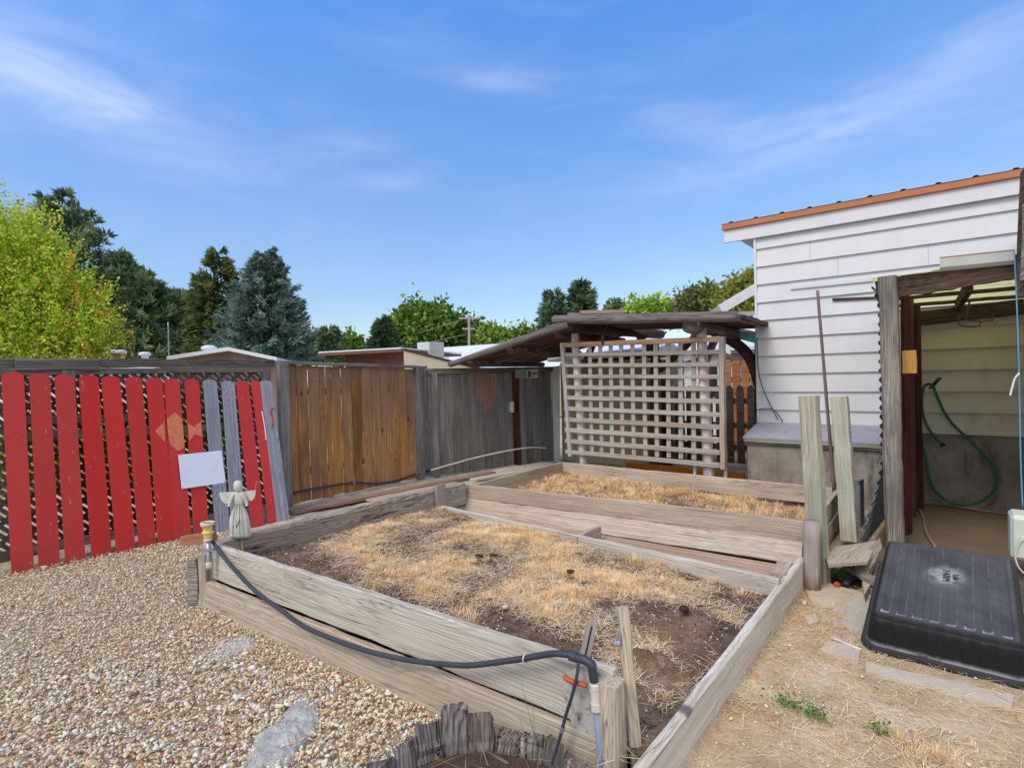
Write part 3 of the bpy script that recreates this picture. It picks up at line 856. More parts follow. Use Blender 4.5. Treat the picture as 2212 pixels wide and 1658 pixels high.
def grass_field(name, label, tufts, per, hgt, fz, spread, thatch_pts, wts=(3, 2, 4, .8, 3), bw=.0022, thw=.0028):
    B, H, LN, AZ, CO, W = [], [], [], [], [], []
    for (x, y, s) in tufts:
        k = max(5, int(per * s * RNG.uniform(.7, 1.3)))
        a = RNG.uniform(0, 2 * PI, k); r = np.abs(RNG.normal(0, spread * s, k))
        bx, by = x + r * np.cos(a), y + r * np.sin(a)
        hh = hgt * s * RNG.uniform(.45, 1.15, k)
        ln = np.clip(.15 + r / (spread * s) * .42 + RNG.normal(0, .22, k), 0, 1.35)
        base = GOLD[RNG.choice(5, p=np.array(wts) / sum(wts))]
        cc = .5 * base + .5 * GOLD[RNG.choice(5, k, p=np.array(wts) / sum(wts))]
        z0 = fz(x, y)
        B.append(np.stack([bx, by, np.full(k, z0 - .006)], 1)); H.append(hh); LN.append(ln); AZ.append(a + RNG.normal(0, .7, k)); CO.append(cc * RNG.uniform(.8, 1.15, (k, 1))); W.append(RNG.uniform(.7, 1.4, k) * bw)
    if len(thatch_pts):
        T = np.array(thatch_pts); k = len(T)
        z = np.array([fz(p[0], p[1]) for p in T]) + RNG.uniform(.001, .012, k)
        B.append(np.stack([T[:, 0], T[:, 1], z], 1)); H.append(RNG.uniform(.025, .085, k)); LN.append(RNG.uniform(1.3, 1.62, k)); AZ.append(RNG.uniform(0, 2 * PI, k))
        CO.append(GOLD[RNG.choice(5, k, p=np.array([2, 1, 4, 1, 4]) / 12)] * RNG.uniform(.7, 1.1, (k, 1))); W.append(RNG.uniform(.6, 1.4, k) * thw)
    return blades(name, np.concatenate(B), np.concatenate(H), np.concatenate(LN), np.concatenate(AZ), np.concatenate(W), np.concatenate(CO), label)


def near_density(x, y):
    """how thick the dry grass stands in the near bed: bare by the hose board and in the dug corner"""
    n = mn.fractal(Vector((x * 1.5, y * 1.5, 9.1)), 1, 2, 3) + .5 * mn.noise(Vector((x * 4.5, y * 4.5, 2.2)))
    t = (x - Q0.x) / (Q1.x - Q0.x); yd = Q0.y + (Q1.y - Q0.y) * t
    if y > yd - .04: return -1
    band = 1 - abs((yd - y) - .55) / .75
    front = (y - 1.75) / .75
    d = .2 + .55 * band + 1.15 * n
    if front < 1: d -= (1 - front) * .75
    if x > -1.7 and y < 3.1: d -= .35
    if x < -3.4: d -= .2
    return d


tf, th = [], []
while len(tf) < 900:
    x, y = random.uniform(-4.05, -.88), random.uniform(1.75, 4.25)
    if near_density(x, y) > random.uniform(.35, .8): tf.append((x, y, random.uniform(.5, 1.0) * (1.15 if random.random() < .3 else .85)))
while len(th) < 27000:
    x, y = random.uniform(-4.05, -.88), random.uniform(1.72, 4.25)
    if near_density(x, y) > random.uniform(-.25, .6): th.append((x, y))
# the taller clumps along the low divider
for (u, v, s) in [(1140, 1165, 1.5), (1165, 1172, 1.3), (1330, 1176, 1.5), (1345, 1180, 1.6), (1298, 1172, 1.2), (1375, 1200, 1.2), (1240, 1160, 1.1), (1420, 1208, 1.1), (1490, 1215, 1.0), (1545, 1232, 1.2), (1610, 1262, 1.0), (1000, 1110, .9), (1480, 1210, 1.1), (1190, 1160, 1.2), (950, 1108, .9), (1250, 1300, 1.0), (1000, 1320, .8), (1010, 1335, .9), (1520, 1250, .9)]:
    p = at(u, v, z=.19); tf += [(p.x + random.gauss(0, .03), p.y + random.gauss(0, .03), s * random.uniform(.8, 1.15)) for _ in range(3)]
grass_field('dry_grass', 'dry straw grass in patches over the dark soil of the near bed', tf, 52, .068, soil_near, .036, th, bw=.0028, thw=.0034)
tf = [(random.uniform(-3.95, -.9), random.uniform(4.42, 6.08), random.uniform(.6, 1.15)) for _ in range(1500)]
tf = [q for q in tf if mn.fractal(Vector((q[0] * 1.4, q[1] * 1.4, 4)), 1, 2, 3) > -.35 and not (q[0] < -3.5 and q[1] < 5.0 and random.random() < .7)]
th = [(random.uniform(-3.98, -.88), random.uniform(4.4, 6.12)) for _ in range(5000)]
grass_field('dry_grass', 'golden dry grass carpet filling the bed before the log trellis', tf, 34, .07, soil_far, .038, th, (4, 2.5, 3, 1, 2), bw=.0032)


def dirt_z(x, y): return .012 * fbm(x, y, 1.3) + .006 * fbm(x, y, 7, 3)


def dirt_density(x, y):
    n = mn.fractal(Vector((x * 1.6, y * 1.6, 6.1)), 1, 2, 3) + .5 * mn.noise(Vector((x * 5, y * 5, 1.2)))
    e = math.exp(-max(0, x + .8) / .22) * .7
    return e * .6 + n * .8 + (.25 if y > 2.6 else 0)


tf, th = [], []
while len(tf) < 120:
    x, y = random.uniform(-.82, 1.0), random.uniform(1.3, 4.3)
    if -.45 < x < .5 and y > 3.45: continue
    if dirt_density(x, y) > random.uniform(.25, 1.1): tf.append((x, y, random.uniform(.35, .7)))
while len(th) < 6500:
    x, y = random.uniform(-.82, 1.3), random.uniform(1.1, 4.4)
    if dirt_density(x, y) > random.uniform(-.35, .9): th.append((x, y))
p = at(1990, 1630, z=0)
for _ in range(16): tf.append((p.x + random.gauss(0, .07), p.y + random.gauss(0, .05), random.uniform(.8, 1.3)))
for (u, v) in [(1790, 1372), (1810, 1385), (1835, 1392), (1845, 1380), (1770, 1360), (1780, 1345)]:
    p = at(u, v, z=0); tf.append((p.x, p.y, .9))
grass_field('dry_grass', 'thin dry straw lying over the bare dirt beside the black tub', tf, 40, .05, dirt_z, .035, th, bw=.002, thw=.0022)


def specks():
    n = 5200; x = RNG.uniform(-.82, 1.6, n); y = RNG.uniform(1.0, 4.6, n)
    keep = np.array([mn.fractal(Vector((a * 1.2, b * 1.2, 3)), 1, 2, 3) > -.45 for a, b in zip(x, y)]); x, y = x[keep], y[keep]; n = len(x)
    s = .0042 * np.exp(RNG.normal(0, .55, n)); s[:110] *= 2.2
    z = np.array([dirt_z(a, b) for a, b in zip(x, y)]) + s * .2
    tag(stones('dirt_pebbles', np.stack([x, y, z], 1), s, PAL, PW, M_STONE, ico1()), 'small loose stones strewn over the dirt by the tub', kind='stuff')
    n = 30000; x = RNG.uniform(-4.05, -.9, n); y = RNG.uniform(1.75, 4.1, n)
    s = np.minimum(.0036 * np.exp(RNG.normal(0, .6, n)), .0085); z = np.array([soil_near(a, b) for a, b in zip(x, y)]) + s * .3
    tag(stones('soil_crumbs', np.stack([x, y, z], 1), s, [(84, 66, 56), (118, 96, 80), (196, 176, 154), (212, 198, 182), (60, 48, 42)], [5, 5, 1.6, 1.6, 4], M_STONE, ico1(), flat=.8), 'loose crumbs and wood chips over the dug soil', kind='stuff')


specks()


def rock(name, u, v, z, r, c, label, cat='stone', group=None):
    V, F = ico(); sd = random.random() * 40
    rg = 3. if cat == 'soil clod' else 1.
    vs = [Vector(q) * (1 + .22 * mn.noise(Vector(q) * 1.6 + Vector((sd, 0, 0))) + .08 * rg * mn.noise(Vector(q) * 4 + Vector((sd, 0, 0)))) for q in V]
    vs = [(q.x * r, q.y * r * .75, q.z * r * .55) for q in vs]
    p = at(u, v, z=z)
    o = mk(name, vs, [tuple(int(i) for i in f) for f in F], c, None, Matrix.Translation(p + Vector((0, 0, r * .25))) @ Matrix.Rotation(sd, 4, 'Z'), True)
    return tag(o, label, cat, group)


M_ROCK = plain('rock_pale', S(206, 186, 158), .85, var=.15, sc=30., bump=.4)
M_CLOD = plain('clod', S(76, 56, 44), .98, var=.45, sc=40., bump=1., dist=.012)
rock('stone', 1092, 1312, .2, .026, M_ROCK, 'pale round stone on the bare soil behind the hose board')
for i, (u, v, r, lb) in enumerate([(1034, 1203, .034, 'dark soil clod beside its twin in the straw of the near bed'), (1066, 1202, .032, 'dark soil clod with a straw tuft between it and the stone'), (1232, 1236, .028, 'lone dark clod in the middle of the near bed'), (986, 1118, .026, 'small dark clod by the far edge board of the near bed'), (1478, 1318, .036, 'large crumbly clod toward the dug corner of the near bed')]):
    rock('soil_clod', u, v, .19, r, M_CLOD, lb, 'soil clod', 'dark clods lying in the near bed')
rock('stone', 2110, 1300 + 198, 0, .014, M_ROCK, 'small grey stone just below the black tub rim')

# ------------------------------------------------------------------ lattice fence and leaning red pickets
FX = -6.40
lf = thing('lattice_fence', 'weathered grey lattice fence with a thick top rail behind the red pickets', 'fence', (FX, 1.8, 0))
board('top_rail', (FX, -.4, 1.765), (FX, 3.42, 1.765), .085, .045, UPV, W_RAIL, lf, segs=30, jit=.004)
board('top_rail', (FX + .03, -.4, 1.69), (FX + .03, 3.36, 1.69), .06, .03, UPV, W_RAIL, lf, segs=30, jit=.003)
board('bottom_rail', (FX, -.4, .10), (FX, 3.36, .10), .09, .04, UPV, W_RAIL, lf)
board('patch_board', (FX + .058, 1.06, 1.755), (FX + .058, 1.66, 1.755), .10, .03, UPV, W_RAIL, lf)
board('fence_post', (FX + .03, 1.43, 0), (FX + .03, 1.43, 1.70), .10, .07, Vector((0, 1, 0)), W_RAIL, lf)
board('end_post', (FX + .02, 3.31, 0), (FX + .02, 3.31, 1.72), .10, .07, Vector((0, 1, 0)), W_GREY, lf)
lat = MB()


def clip45(sgn, cst, y0, y1, z0, z1):
    # z = sgn*y + cst inside the box
    P = []
    for y in (y0, y1):
        z = sgn * y + cst
        if z0 <= z <= z1: P.append((y, z))
    for z in (z0, z1):
        y = (z - cst) / sgn
        if y0 < y < y1: P.append((y, z))
    return (P[0], P[1]) if len(P) >= 2 else None


for k, sgn in enumerate((1, -1)):
    cst = -6.0
    while cst < 6.5:
        r = clip45(sgn, cst, -.4, 3.27, .13, 1.665)
        if r and abs(r[0][0] - r[1][0]) > .05:
            a, b = r; x = FX - .006 + .0115 * k
            lat.bar((x, a[0], a[1]), (x, b[0], b[1]), .036, .010, Vector((0, 1, -sgn)))
        cst += .0775 if k == 1 else .16
lat.build('lattice', W_RAIL, lf)

tops = [(10, 165, 160), (205, 350, 170), (385, 525, 175), (553, 697, 182), (715, 850, 190), (885, 1005, 195), (1035, 1150, 200), (1160, 1272, 208), (1308, 1412, 212), (1433, 1540, 213), (1565, 1668, 222), (1675, 1760, 222), (1780, 1840, 222), (1843, 1925, 220)]
bots = [(72, 240, 1578), (272, 430, 1545), (455, 605, 1505), (635, 778, 1462), (803, 942, 1425), (968, 1092, 1398), (1118, 1240, 1378), (1256, 1372, 1362), (1400, 1502, 1338), (1540, 1630, 1300), (1660, 1745, 1280), (1788, 1885, 1252), (1895, 1960, 1225), (1960, 2050, 1213)]
cols = ['r'] * 9 + ['g', 'g', 'r', 'r', 'g']
zx = lambda a: a * .3039
zy = lambda a: 756 + a * .3039
pk = thing('red_picket_fence', 'red painted picket panel with three bare grey boards leaning on the lattice fence', 'fence panel', (-6.1, 2.0, 0))
PT = .018
pickets = []
for (l, r, yt), (bl, br, yb), c in zip(tops, bots, cols):
    A = at(zx((bl + br) / 2), zy(yb), z=.0); tpt = at(zx((l + r) / 2), zy(yt), x=FX + .10)
    A.x = -6.235 + .155 * A.y; wb = abs(at(zx(br), zy(yb), x=A.x).y - at(zx(bl), zy(yb), x=A.x).y); wt = abs(at(zx(r), zy(yt), x=FX + .1).y - at(zx(l), zy(yt), x=FX + .1).y)
    w = (wb + wt) / 2 * .98; A = A - (tpt - A).normalized() * .03
    L = (tpt - A).length; M = frame(A, tpt - A, Vector((0, 1, 0))); h = w / 2
    # local x up the board, y across; ears cut off the top
    e = min(.035, h * .55)
    ol = [(0, -h), (L - e, -h), (L - e * .35, -h + e * .3), (L, -h + e), (L + .004, 0), (L, h - e), (L - e * .35, h - e * .3), (L - e, h), (0, h)]
    if (M.to_3x3() @ Vector((0, 0, 1))).x < 0:   # put the face towards the yard
        M = M @ Matrix.Rotation(PI, 4, 'X')
    po = plate('picket', ol, PT, M, W_RED if c == 'r' else W_SILV, pk)
    if c == 'g': tag(po, 'bare grey picket without paint')
    pickets.append((po, M, L, w))
for po, M, L, w in pickets:
    nb_ = MB()
    for s_ in (.12, .68):
        for e_ in (-.3, .28):
            c_ = M @ Vector((L * s_ + random.uniform(-.01, .01), w * e_, PT)); n_ = (M.to_3x3() @ Vector((0, 0, 1))).normalized()
            nb_.tube([c_, c_ + n_ * .002], .0042, 7)
    nb_.build('nail', M_NAIL, po)
# rails behind the pickets
for s, wd in ((.68, .085), (.12, .085), (.76, .08)):
    a = pickets[0][1] @ Vector((pickets[0][2] * s, 0, -.03)); b = pickets[13][1] @ Vector((pickets[13][2] * s, 0, -.03))
    if s == .76: b = a.lerp(b, .42)
    board('rail', a, b, wd, .036, pickets[6][1].to_3x3() @ Vector((1, 0, 0)), W_RAIL, pk)


def on_picket(i, u, v, off=.0):
    po, M, L, w = pickets[i]; n = (M.to_3x3() @ Vector((0, 0, 1))).normalized(); p = M @ Vector((0, 0, PT + off))
    return at_plane(u, v, p, n), n


for i, poly in ((7, [(1242, 440), (1300, 490), (1313, 600), (1316, 690), (1265, 718), (1208, 662), (1190, 560), (1186, 490)]), (6, [(1102, 575), (1166, 512), (1174, 654)]), (8, [(1331, 518), (1382, 548), (1428, 505), (1438, 618), (1390, 595), (1347, 640)])):
    pts = [on_picket(i, zx(a), zy(b), .0035)[0] for a, b in poly]
    M0 = pickets[i][1]; hw = pickets[i][3] / 2 - .001; Mi = M0.inverted()
    q2 = []
    for p in pts:
        lp = Mi @ p; lp.y = max(-hw, min(hw, lp.y)); q2.append(M0 @ lp)
    flat_plate('painted_fish', q2, .003, M_FISH, pickets[i][0])

# white board hung on the pickets
wbp = [on_picket(8, zx(a), zy(b), .02)[0] for a, b in ((1268, 743), (1575, 712), (1603, 940), (1293, 985))]
wb = thing('whiteboard', 'blank white board nailed across the red pickets below the orange painted fish', 'board', sum(wbp, Vector()) / 4)
pl = flat_plate('panel', wbp, .008, M_BOARDW, wb)
cc = sum(wbp, Vector()) / 4
nn = on_picket(8, 400, 1000)[1]
for p in wbp:
    q = p.lerp(cc, .06); lathe('nail_head', [(0.0035, 0), (.0035, .002), (.001, .003)], M_STEELD, wb, frame(q, Vector((0, 1, .1)), nn.cross(Vector((0, 1, .1)))), 8)

# small red clasp and a white cord with a clip on the last picket
cp0 = on_picket(13, zx(1925), zy(430), .006)[0]
tube('hanging_strap', [on_picket(13, zx(a), zy(b), .006)[0] for a, b in ((1938, 408), (1922, 440), (1936, 475), (1940, 520), (1932, 548))], .008, plain('strap_red', S(176, 48, 40), .5), None)
tag(bpy.data.objects['hanging_strap'], 'short red strap hanging on the last bare grey picket', 'strap')
tube('snap_hook_lanyard', [on_picket(12, zx(a), zy(b), .01)[0] for a, b in ((1862, 435), (1875, 500), (1888, 590), (1893, 640))], .006, M_TRIM, None)
tag(bpy.data.objects['snap_hook_lanyard'], 'white cord with a snap hook hanging between red and grey picket', 'cord')

# ------------------------------------------------------------------ cedar board fence and grey board fence
cf = thing('board_fence', 'orange cedar board fence weathered grey near the top under a flat cap', 'fence', (-6.35, 4.6, 0))
CA, CB = (-6.35, 3.48), (-6.30, 5.72)
edges = [160, 215, 300, 380, 425, 460, 533, 607, 680, 748, 812, 876, 940, 997, 1055]
eyv = [at_line((800 + e / 2.369) * .72, 900, CA, CB).y for e in edges]
for a, b in zip(eyv[:-1], eyv[1:]):
    y = (a + b) / 2; w = (b - a) - .006 - random.random() * .004
    x = CA[0] + (CB[0] - CA[0]) * (y - CA[1]) / (CB[1] - CA[1])
    zt = 1.745 - .035 * (y - 3.5)
    board('fence_board', (x, y, .01 + random.uniform(0, .02)), (x + random.uniform(-.004, .004), y + random.uniform(-.003, .003), zt), w, .02, Vector((0, 1, 0)), W_CEDAR, cf, segs=10, jit=.0012)
board('cap', (-6.34, 3.44, 1.775), (-6.28, 5.80, 1.70), .04, .09, UPV, W_GREY, cf, segs=16)
board('fence_post', (-6.33, 3.50, 0), (-6.33, 3.50, 1.79), .12, .09, Vector((0, 1, 0)), W_GREY, cf)
board('fence_post', (-6.27, eyv[-1] + .05, 0), (-6.27, eyv[-1] + .05, 1.70), .11, .09, Vector((0, 1, 0)), W_GREY, cf)
board('fence_board', (-6.262, eyv[-1] + .2, .02), (-6.262, eyv[-1] + .2, 1.66), .2, .02, Vector((.1, 1, 0)), W_GREY, cf)
board('rail', (-6.40, 3.5, .4), (-6.36, 5.7, .4), .09, .04, UPV, W_GREY, cf)
board('rail', (-6.40, 3.5, 1.4), (-6.36, 5.7, 1.4), .09, .04, UPV, W_GREY, cf)

GA, GB = (-6.24, 5.80), (-5.44, 8.02)
gf = thing('board_fence', 'dark grey board fence with one orange worn patch behind the white pipe', 'fence', (-5.9, 6.9, 0))
gdir = Vector((GB[0] - GA[0], GB[1] - GA[1], 0)); gl = gdir.length; gdir.normalize()
ng = 17
for i in range(ng):
    s = (i + .5) / ng; c = Vector((GA[0], GA[1], 0)) + gdir * (gl * s); ww = gl / ng - .005
    m = W_CEDARQ[i - 5] if 5 <= i <= 8 else W_GREY
    if i == 11: m = W_RBROWN
    board('fence_board', (c.x, c.y, random.uniform(.0, .02)), (c.x, c.y, 1.64), ww, .022, gdir, m, gf, segs=8, jit=.0015)
nrm = Vector((gdir.y, -gdir.x, 0))
board('rail', Vector((GA[0], GA[1], 1.63)) + nrm * .03, Vector((GB[0], GB[1], 1.63)) + nrm * .03, .09, .035, UPV, W_RAIL, gf)
board('fence_post', Vector((GA[0], GA[1], 0)) + gdir * .10 + nrm * .03, Vector((GA[0], GA[1], 1.62)) + gdir * .10 + nrm * .03, .09, .04, gdir, W_GREY, gf)
board('fence_post', Vector((GA[0], GA[1], 0)) + gdir * 1.72 + nrm * .03, Vector((GA[0], GA[1], 1.62)) + gdir * 1.72 + nrm * .03, .10, .04, gdir, W_GREY, gf)
board('brace', Vector((GA[0], GA[1], .02)) + gdir * 1.62 + nrm * .03, Vector((GA[0], GA[1], 1.62)) + gdir * 1.58 + nrm * .03, .05, .03, gdir, W_RBROWN, gf)


def on_grey(u, v, off=.06): return at_line(u, v, GA, GB, off)


# plates and a small dispenser on the grey fence
def zq(a, b): return ((1450 + a / 4.876) * .72, (1080 + b / 4.876) * .72)


sg = flat_plate('plate', [on_grey(*zq(a, b), .055) for a, b in ((468, 138), (622, 132), (622, 262), (468, 262))], .004, M_GREYP)
WM['plate'] = sg.matrix_basis.copy(); sg.name = 'metal_plate'; WM['metal_plate'] = sg.matrix_basis.copy()
tag(sg, 'plain grey metal plate on the grey fence under the log roof eave', 'plate')
s2 = thing('sign', 'small cream sign with a dark emblem and two lines on the grey fence', 'sign', on_grey(*zq(715, 200), .055))
flat_plate('panel', [on_grey(*zq(a, b), .056) for a, b in ((630, 140), (800, 134), (802, 262), (634, 266))], .004, plain('sign_cream', S(206, 204, 176), .6, var=.08), s2)
M_INK = plain('ink_dark', S(72, 70, 62), .7, var=.2)
flat_plate('emblem', [on_grey(*zq(a, b), .0575) for a, b in ((652, 165), (672, 150), (692, 165), (698, 205), (690, 245), (668, 252), (650, 240), (656, 205))], .001, M_INK, s2)
flat_plate('emblem', [on_grey(*zq(a, b), .0575) for a, b in ((700, 225), (712, 215), (716, 240), (706, 250))], .001, M_INK, s2)
for b in (183, 208):
    flat_plate('text_line', [on_grey(*zq(a, bb), .0575) for a, bb in ((712, b - 8), (790, b - 9), (790, b + 6), (712, b + 7))], .001, M_INK, s2)
dp = thing('dispenser', 'small cream plastic dispenser hanging on the dark grey fence post', 'dispenser', on_grey(*zq(420, 680), .09))
q = on_grey(*zq(420, 680), .09)
box('body', q + Vector((-.035, -.035, -.10)), q + Vector((.035, .035, .085)), plain('plastic_cream', S(206, 200, 176), .5), dp, .02)
box('back_plate', q + Vector((-.06, -.05, -.09)), q + Vector((-.036, .02, .075)), M_GREYP, dp, .01)
box('hanger', q + Vector((.0, -.004, .085)), q + Vector((.008, .004, .16)), M_GREYP, dp, .002)

# poly pipe along the cedar fence, joined to a white pipe
pp = thing('irrigation_pipe', 'black poly irrigation pipe clipped low along the cedar fence', 'pipe', (-6.2, 4.6, .3))
pts = [at_line(u, v, CA, CB, .05) for u, v in ((626, 1065), (688, 1053), (764, 1042), (804, 1044), (850, 1039), (907, 1021), (930, 1016))]
tube('pipe', pts, .014, M_HOSE, pp)
for u, v in ((627, 1064), (764, 1042), (900, 1022)):
    c = at_line(u, v, CA, CB, .05); mb = MB(); mb.box(c + Vector((-.03, -.012, -.022)), c + Vector((.02, .012, .03))); mb.build('clip', M_GALV, pp)
c = at_line(915, 1024, CA, CB, .05); mb = MB(); mb.tube([at_line(906, 1021, CA, CB, .05), at_line(931, 1015, CA, CB, .05)], .022); mb.build('coupling', M_HOSE, pp)
tube('white_pipe', [on_grey(u, v, .10) for u, v in ((931, 1015), (980, 1001), (1032, 987), (1108, 971), (1153, 966), (1180, 968))], .013, M_PVC)
tag(bpy.data.objects['white_pipe'], 'white plastic pipe sagging across the grey fence to the pale panel', 'pipe')
lk = thing('vine_sprig', 'small green sprig growing through the cedar fence boards', 'plant', at_line(1096, 1315 / 1.3, CA, CB, .04))


def leaf_sprig(o, c, n, spread, size, pal, stems=3, m=None):
    base = RNG.normal(0, 1, (n, 3)) * np.array(spread); base[:, 2] = np.abs(base[:, 2])
    d = RNG.normal(0, 1, (n, 3)); d[:, 2] = np.abs(d[:, 2]) * .6; d /= np.linalg.norm(d, axis=1, keepdims=True)
    V, F, col = diamonds(base, d, size * RNG.uniform(.6, 1.3, n), .5, pal)
    mesh_np('foliage', V, F, M_LEAF, o, Matrix.Translation(c), col=col)
    mb = MB()
    for _ in range(stems):
        p = Vector(base[RNG.integers(n)]); mb.tube([c + Vector((p.x * .1, p.y * .1, -.01)), c + p * .5 + Vector((0, 0, .01)), c + p], .0018, 5)
    mb.build('stem', M_STEM, o)


M_STEM = plain('stem_green', S(120, 130, 70), .7)


def diamonds(base, d, L, asp, pal, jitter=.2, wts=None):
    """leaf-shaped faces: pointed quads of length L along d"""
    n = len(base); r = RNG.normal(0, 1, (n, 3)); b = np.cross(d, r); b /= np.linalg.norm(b, axis=1, keepdims=True) + 1e-9
    L = np.asarray(L)[:, None]; w = L * asp * .5
    V = np.stack([base, base + d * L * .45 + b * w, base + d * L, base + d * L * .45 - b * w], 1).reshape(-1, 3)
    i = np.arange(n) * 4; F = np.stack([i, i + 1, i + 2, i + 3], 1)
    P = np.array([S(*c)[:3] for c in pal]); ci = RNG.choice(len(P), n, p=None if wts is None else np.array(wts) / sum(wts))
    col = P[ci] * RNG.uniform(1 - jitter, 1 + jitter, (n, 1))
    return V, F, np.repeat(col, 4, axis=0)


GREEN = [(96, 140, 52), (120, 164, 66), (78, 118, 44), (140, 176, 84)]
leaf_sprig(lk, at_line(1096, 1010, CA, CB, .04), 26, (.015, .035, .03), .045, GREEN)

# loose plank and block on the path, little wooden block by the pickets
board('loose_plank', at(626, 1106, z=.035), at(1064, 1020, z=.04), .14, .04, Vector((1, .1, 0)), W_PLANK, None, segs=30, jit=.002, aw=0)
tag(bpy.data.objects['loose_plank'], 'long brown plank lying loose on the path below the cedar fence', 'plank')
board('path_board', at(800, 1082, z=.02), at(985, 1042, z=.02), .2, .03, Vector((1, .1, 0)), W_BEDT, None); tag(bpy.data.objects['path_board'], 'short pale board lying between the loose plank and the near bed', 'plank')
board('path_board', at(1010, 1034, z=.02), at(1190, 1001, z=.02), .42, .03, Vector((1, .1, 0)), W_BED, None); tag(bpy.data.objects['path_board.001'], 'wide grey board lying on the path before the dark grey fence', 'plank')
q0, q1 = at(398, 1166, d=4.35), at(462, 1160, d=4.25)
board('wood_block', q0 + Vector((0, 0, 0)), q1, .075, .06, UPV, wood('wood_block_red', S(206, 156, 128), S(182, 130, 104), S(130, 88, 68), grain=.3), None, cham=.006); tag(bpy.data.objects['wood_block'], 'cut block of reddish lumber lying at the foot of the pickets', 'wood block')

# ------------------------------------------------------------------ rain gauge on its pipe, and the angel
q = at(449, 1150, d=3.70)
rg = thing('rain_gauge', 'yellow cup with white rings on a short pipe at the bed corner', 'rain gauge', q)
Mq = Matrix.Translation(Vector((q.x, q.y, 0)))
zt = at(449, 1127, d=3.70).z
lathe('cup', [(.020, zt - .118), (.024, zt - .105), (.031, zt - .07), (.026, zt - .066), (.034, zt - .02), (.036, zt - .012)], M_YEL, rg, Mq)
lathe('ring', [(.036, zt - .026), (.044, zt - .022), (.045, zt - .004), (.043, zt), (.034, zt), (.032, zt - .008)], M_PVC, rg, Mq, cap=False)
lathe('ring', [(.030, zt - .075), (.036, zt - .072), (.036, zt - .064), (.028, zt - .06)], M_PVC, rg, Mq)
lathe('ring', [(.020, zt - .128), (.027, zt - .124), (.027, zt - .114), (.02, zt - .11)], M_PVC, rg, Mq)
lathe('stem_pipe', [(.015, zt - .30), (.0155, zt - .29), (.0155, zt - .12)], M_GALV, rg, Mq)
lathe('pipe_cap', [(.019, zt - .315), (.02, zt - .30), (.02, zt - .275), (.017, zt - .27)], M_PVC, rg, Mq)
mb = MB(); c = Vector((q.x, q.y, zt - .185)); mb.box((-.045, -.02, -.008), (.045, -.0, .008), frame(c, Rh, Fh)); mb.build('bracket', M_GALV, rg)

ac = at(519, 1165, d=4.02)
an = thing('garden_angel', 'chipped white wooden angel with spread wings on a stick', 'ornament', (ac.x, ac.y, 0))
zs = lambda v: at(519, v, d=4.02).z
AM = frame((ac.x, ac.y, 0), Rh, Fh)             # local x to the angel's sides, y away from the yard's viewer
AM = Matrix(((Rh.x, Fh.x, 0, ac.x), (Rh.y, Fh.y, 0, ac.y), (0, 0, 1, 0), (0, 0, 0, 1)))
zb, zw, zsx, zh = zs(1160), zs(1083), zs(1065), zs(1037)


def loft(name, prof, m, parent, M, sides=24, pleat=0, flat=.5):
    vs, fs = [], []
    for (x, z, rx) in prof:
        for k in range(sides):
            a = 2 * PI * k / sides; r = rx * (1 + pleat * math.sin(a * 7) * (1 if z < zw else 0))
            vs.append((x + r * math.cos(a), r * math.sin(a) * flat, z))
    for i in range(len(prof) - 1):
        for k in range(sides):
            k2 = (k + 1) % sides; fs.append((i * sides + k, i * sides + k2, (i + 1) * sides + k2, (i + 1) * sides + k))
    fs.append(tuple(range(sides))[::-1]); fs.append(tuple((len(prof) - 1) * sides + k for k in range(sides)))
    return mk(name, vs, fs, m, parent, M, smooth=True)


H = zh - zb
loft('dress', [(.0, zb, .073), (.0, zb + .02, .076), (-.003, zb + H * .2, .076), (-.004, zb + H * .36, .068), (-.002, zb + H * .47, .050), (.0, zb + H * .55, .034), (.0, zb + H * .585, .029), (0, zb + H * .62, .032), (.002, zb + H * .70, .036), (.003, zb + H * .78, .032), (.003, zb + H * .82, .018)], M_ANGEL, an, AM, sides=56, pleat=.045, flat=.42)
loft('head', [(.003, zb + H * .80, .014), (.0, zb + H * .82, .024), (-.002, zb + H * .86, .031), (-.003, zb + H * .92, .032), (-.003, zb + H * .97, .027), (-.002, zb + H * 1.0, .015)], M_ANGEL, an, AM, sides=24, flat=.8)
hw = (zs(1040) - zs(1115))
wl = [(-.012, zb + H * .80), (-.148, zb + H * .79), (-.142, zb + H * .70), (-.130, zb + H * .645), (-.108, zb + H * .60), (-.075, zb + H * .585), (-.03, zb + H * .62), (-.012, zb + H * .68)]
wr = [(.012, zb + H * .80), (.120, zb + H * .815), (.117, zb + H * .74), (.108, zb + H * .68), (.09, zb + H * .635), (.06, zb + H * .64), (.012, zb + H * .70)]
YM = AM @ Matrix.Translation((0, .02, 0)) @ Matrix.Rotation(PI / 2, 4, 'X')
for w_ in (wl, wr): plate('wing', w_, .012, YM, M_ANGEL, an)
for sx in (-1, 1):
    mb = MB(); P_ = [AM @ Vector((sx * .032, -.004, zb + H * .77)), AM @ Vector((sx * .05, -.008, zb + H * .68)), AM @ Vector((sx * .062, -.012, zb + H * .60)), AM @ Vector((sx * .066, -.018, zb + H * .555))]
    mb.tube(catmull(P_, 4), [.015] * 5 + [.013] * 4 + [.011] * 3 + [.012], 10); mb.build('arm', M_ANGEL, an, smooth=True)
mb = MB()
for dx in (-.035, -.012, .014, .038):      # carved folds of the skirt
    mb.tube([AM @ Vector((dx * .55, -.0155, zw - .01)), AM @ Vector((dx * .95, -.0315, zb + H * .3)), AM @ Vector((dx * 1.1, -.031, zb + .01))], .0022, 6)
mb.build('fold', plain('fold_grey', S(150, 146, 136), .9), an)
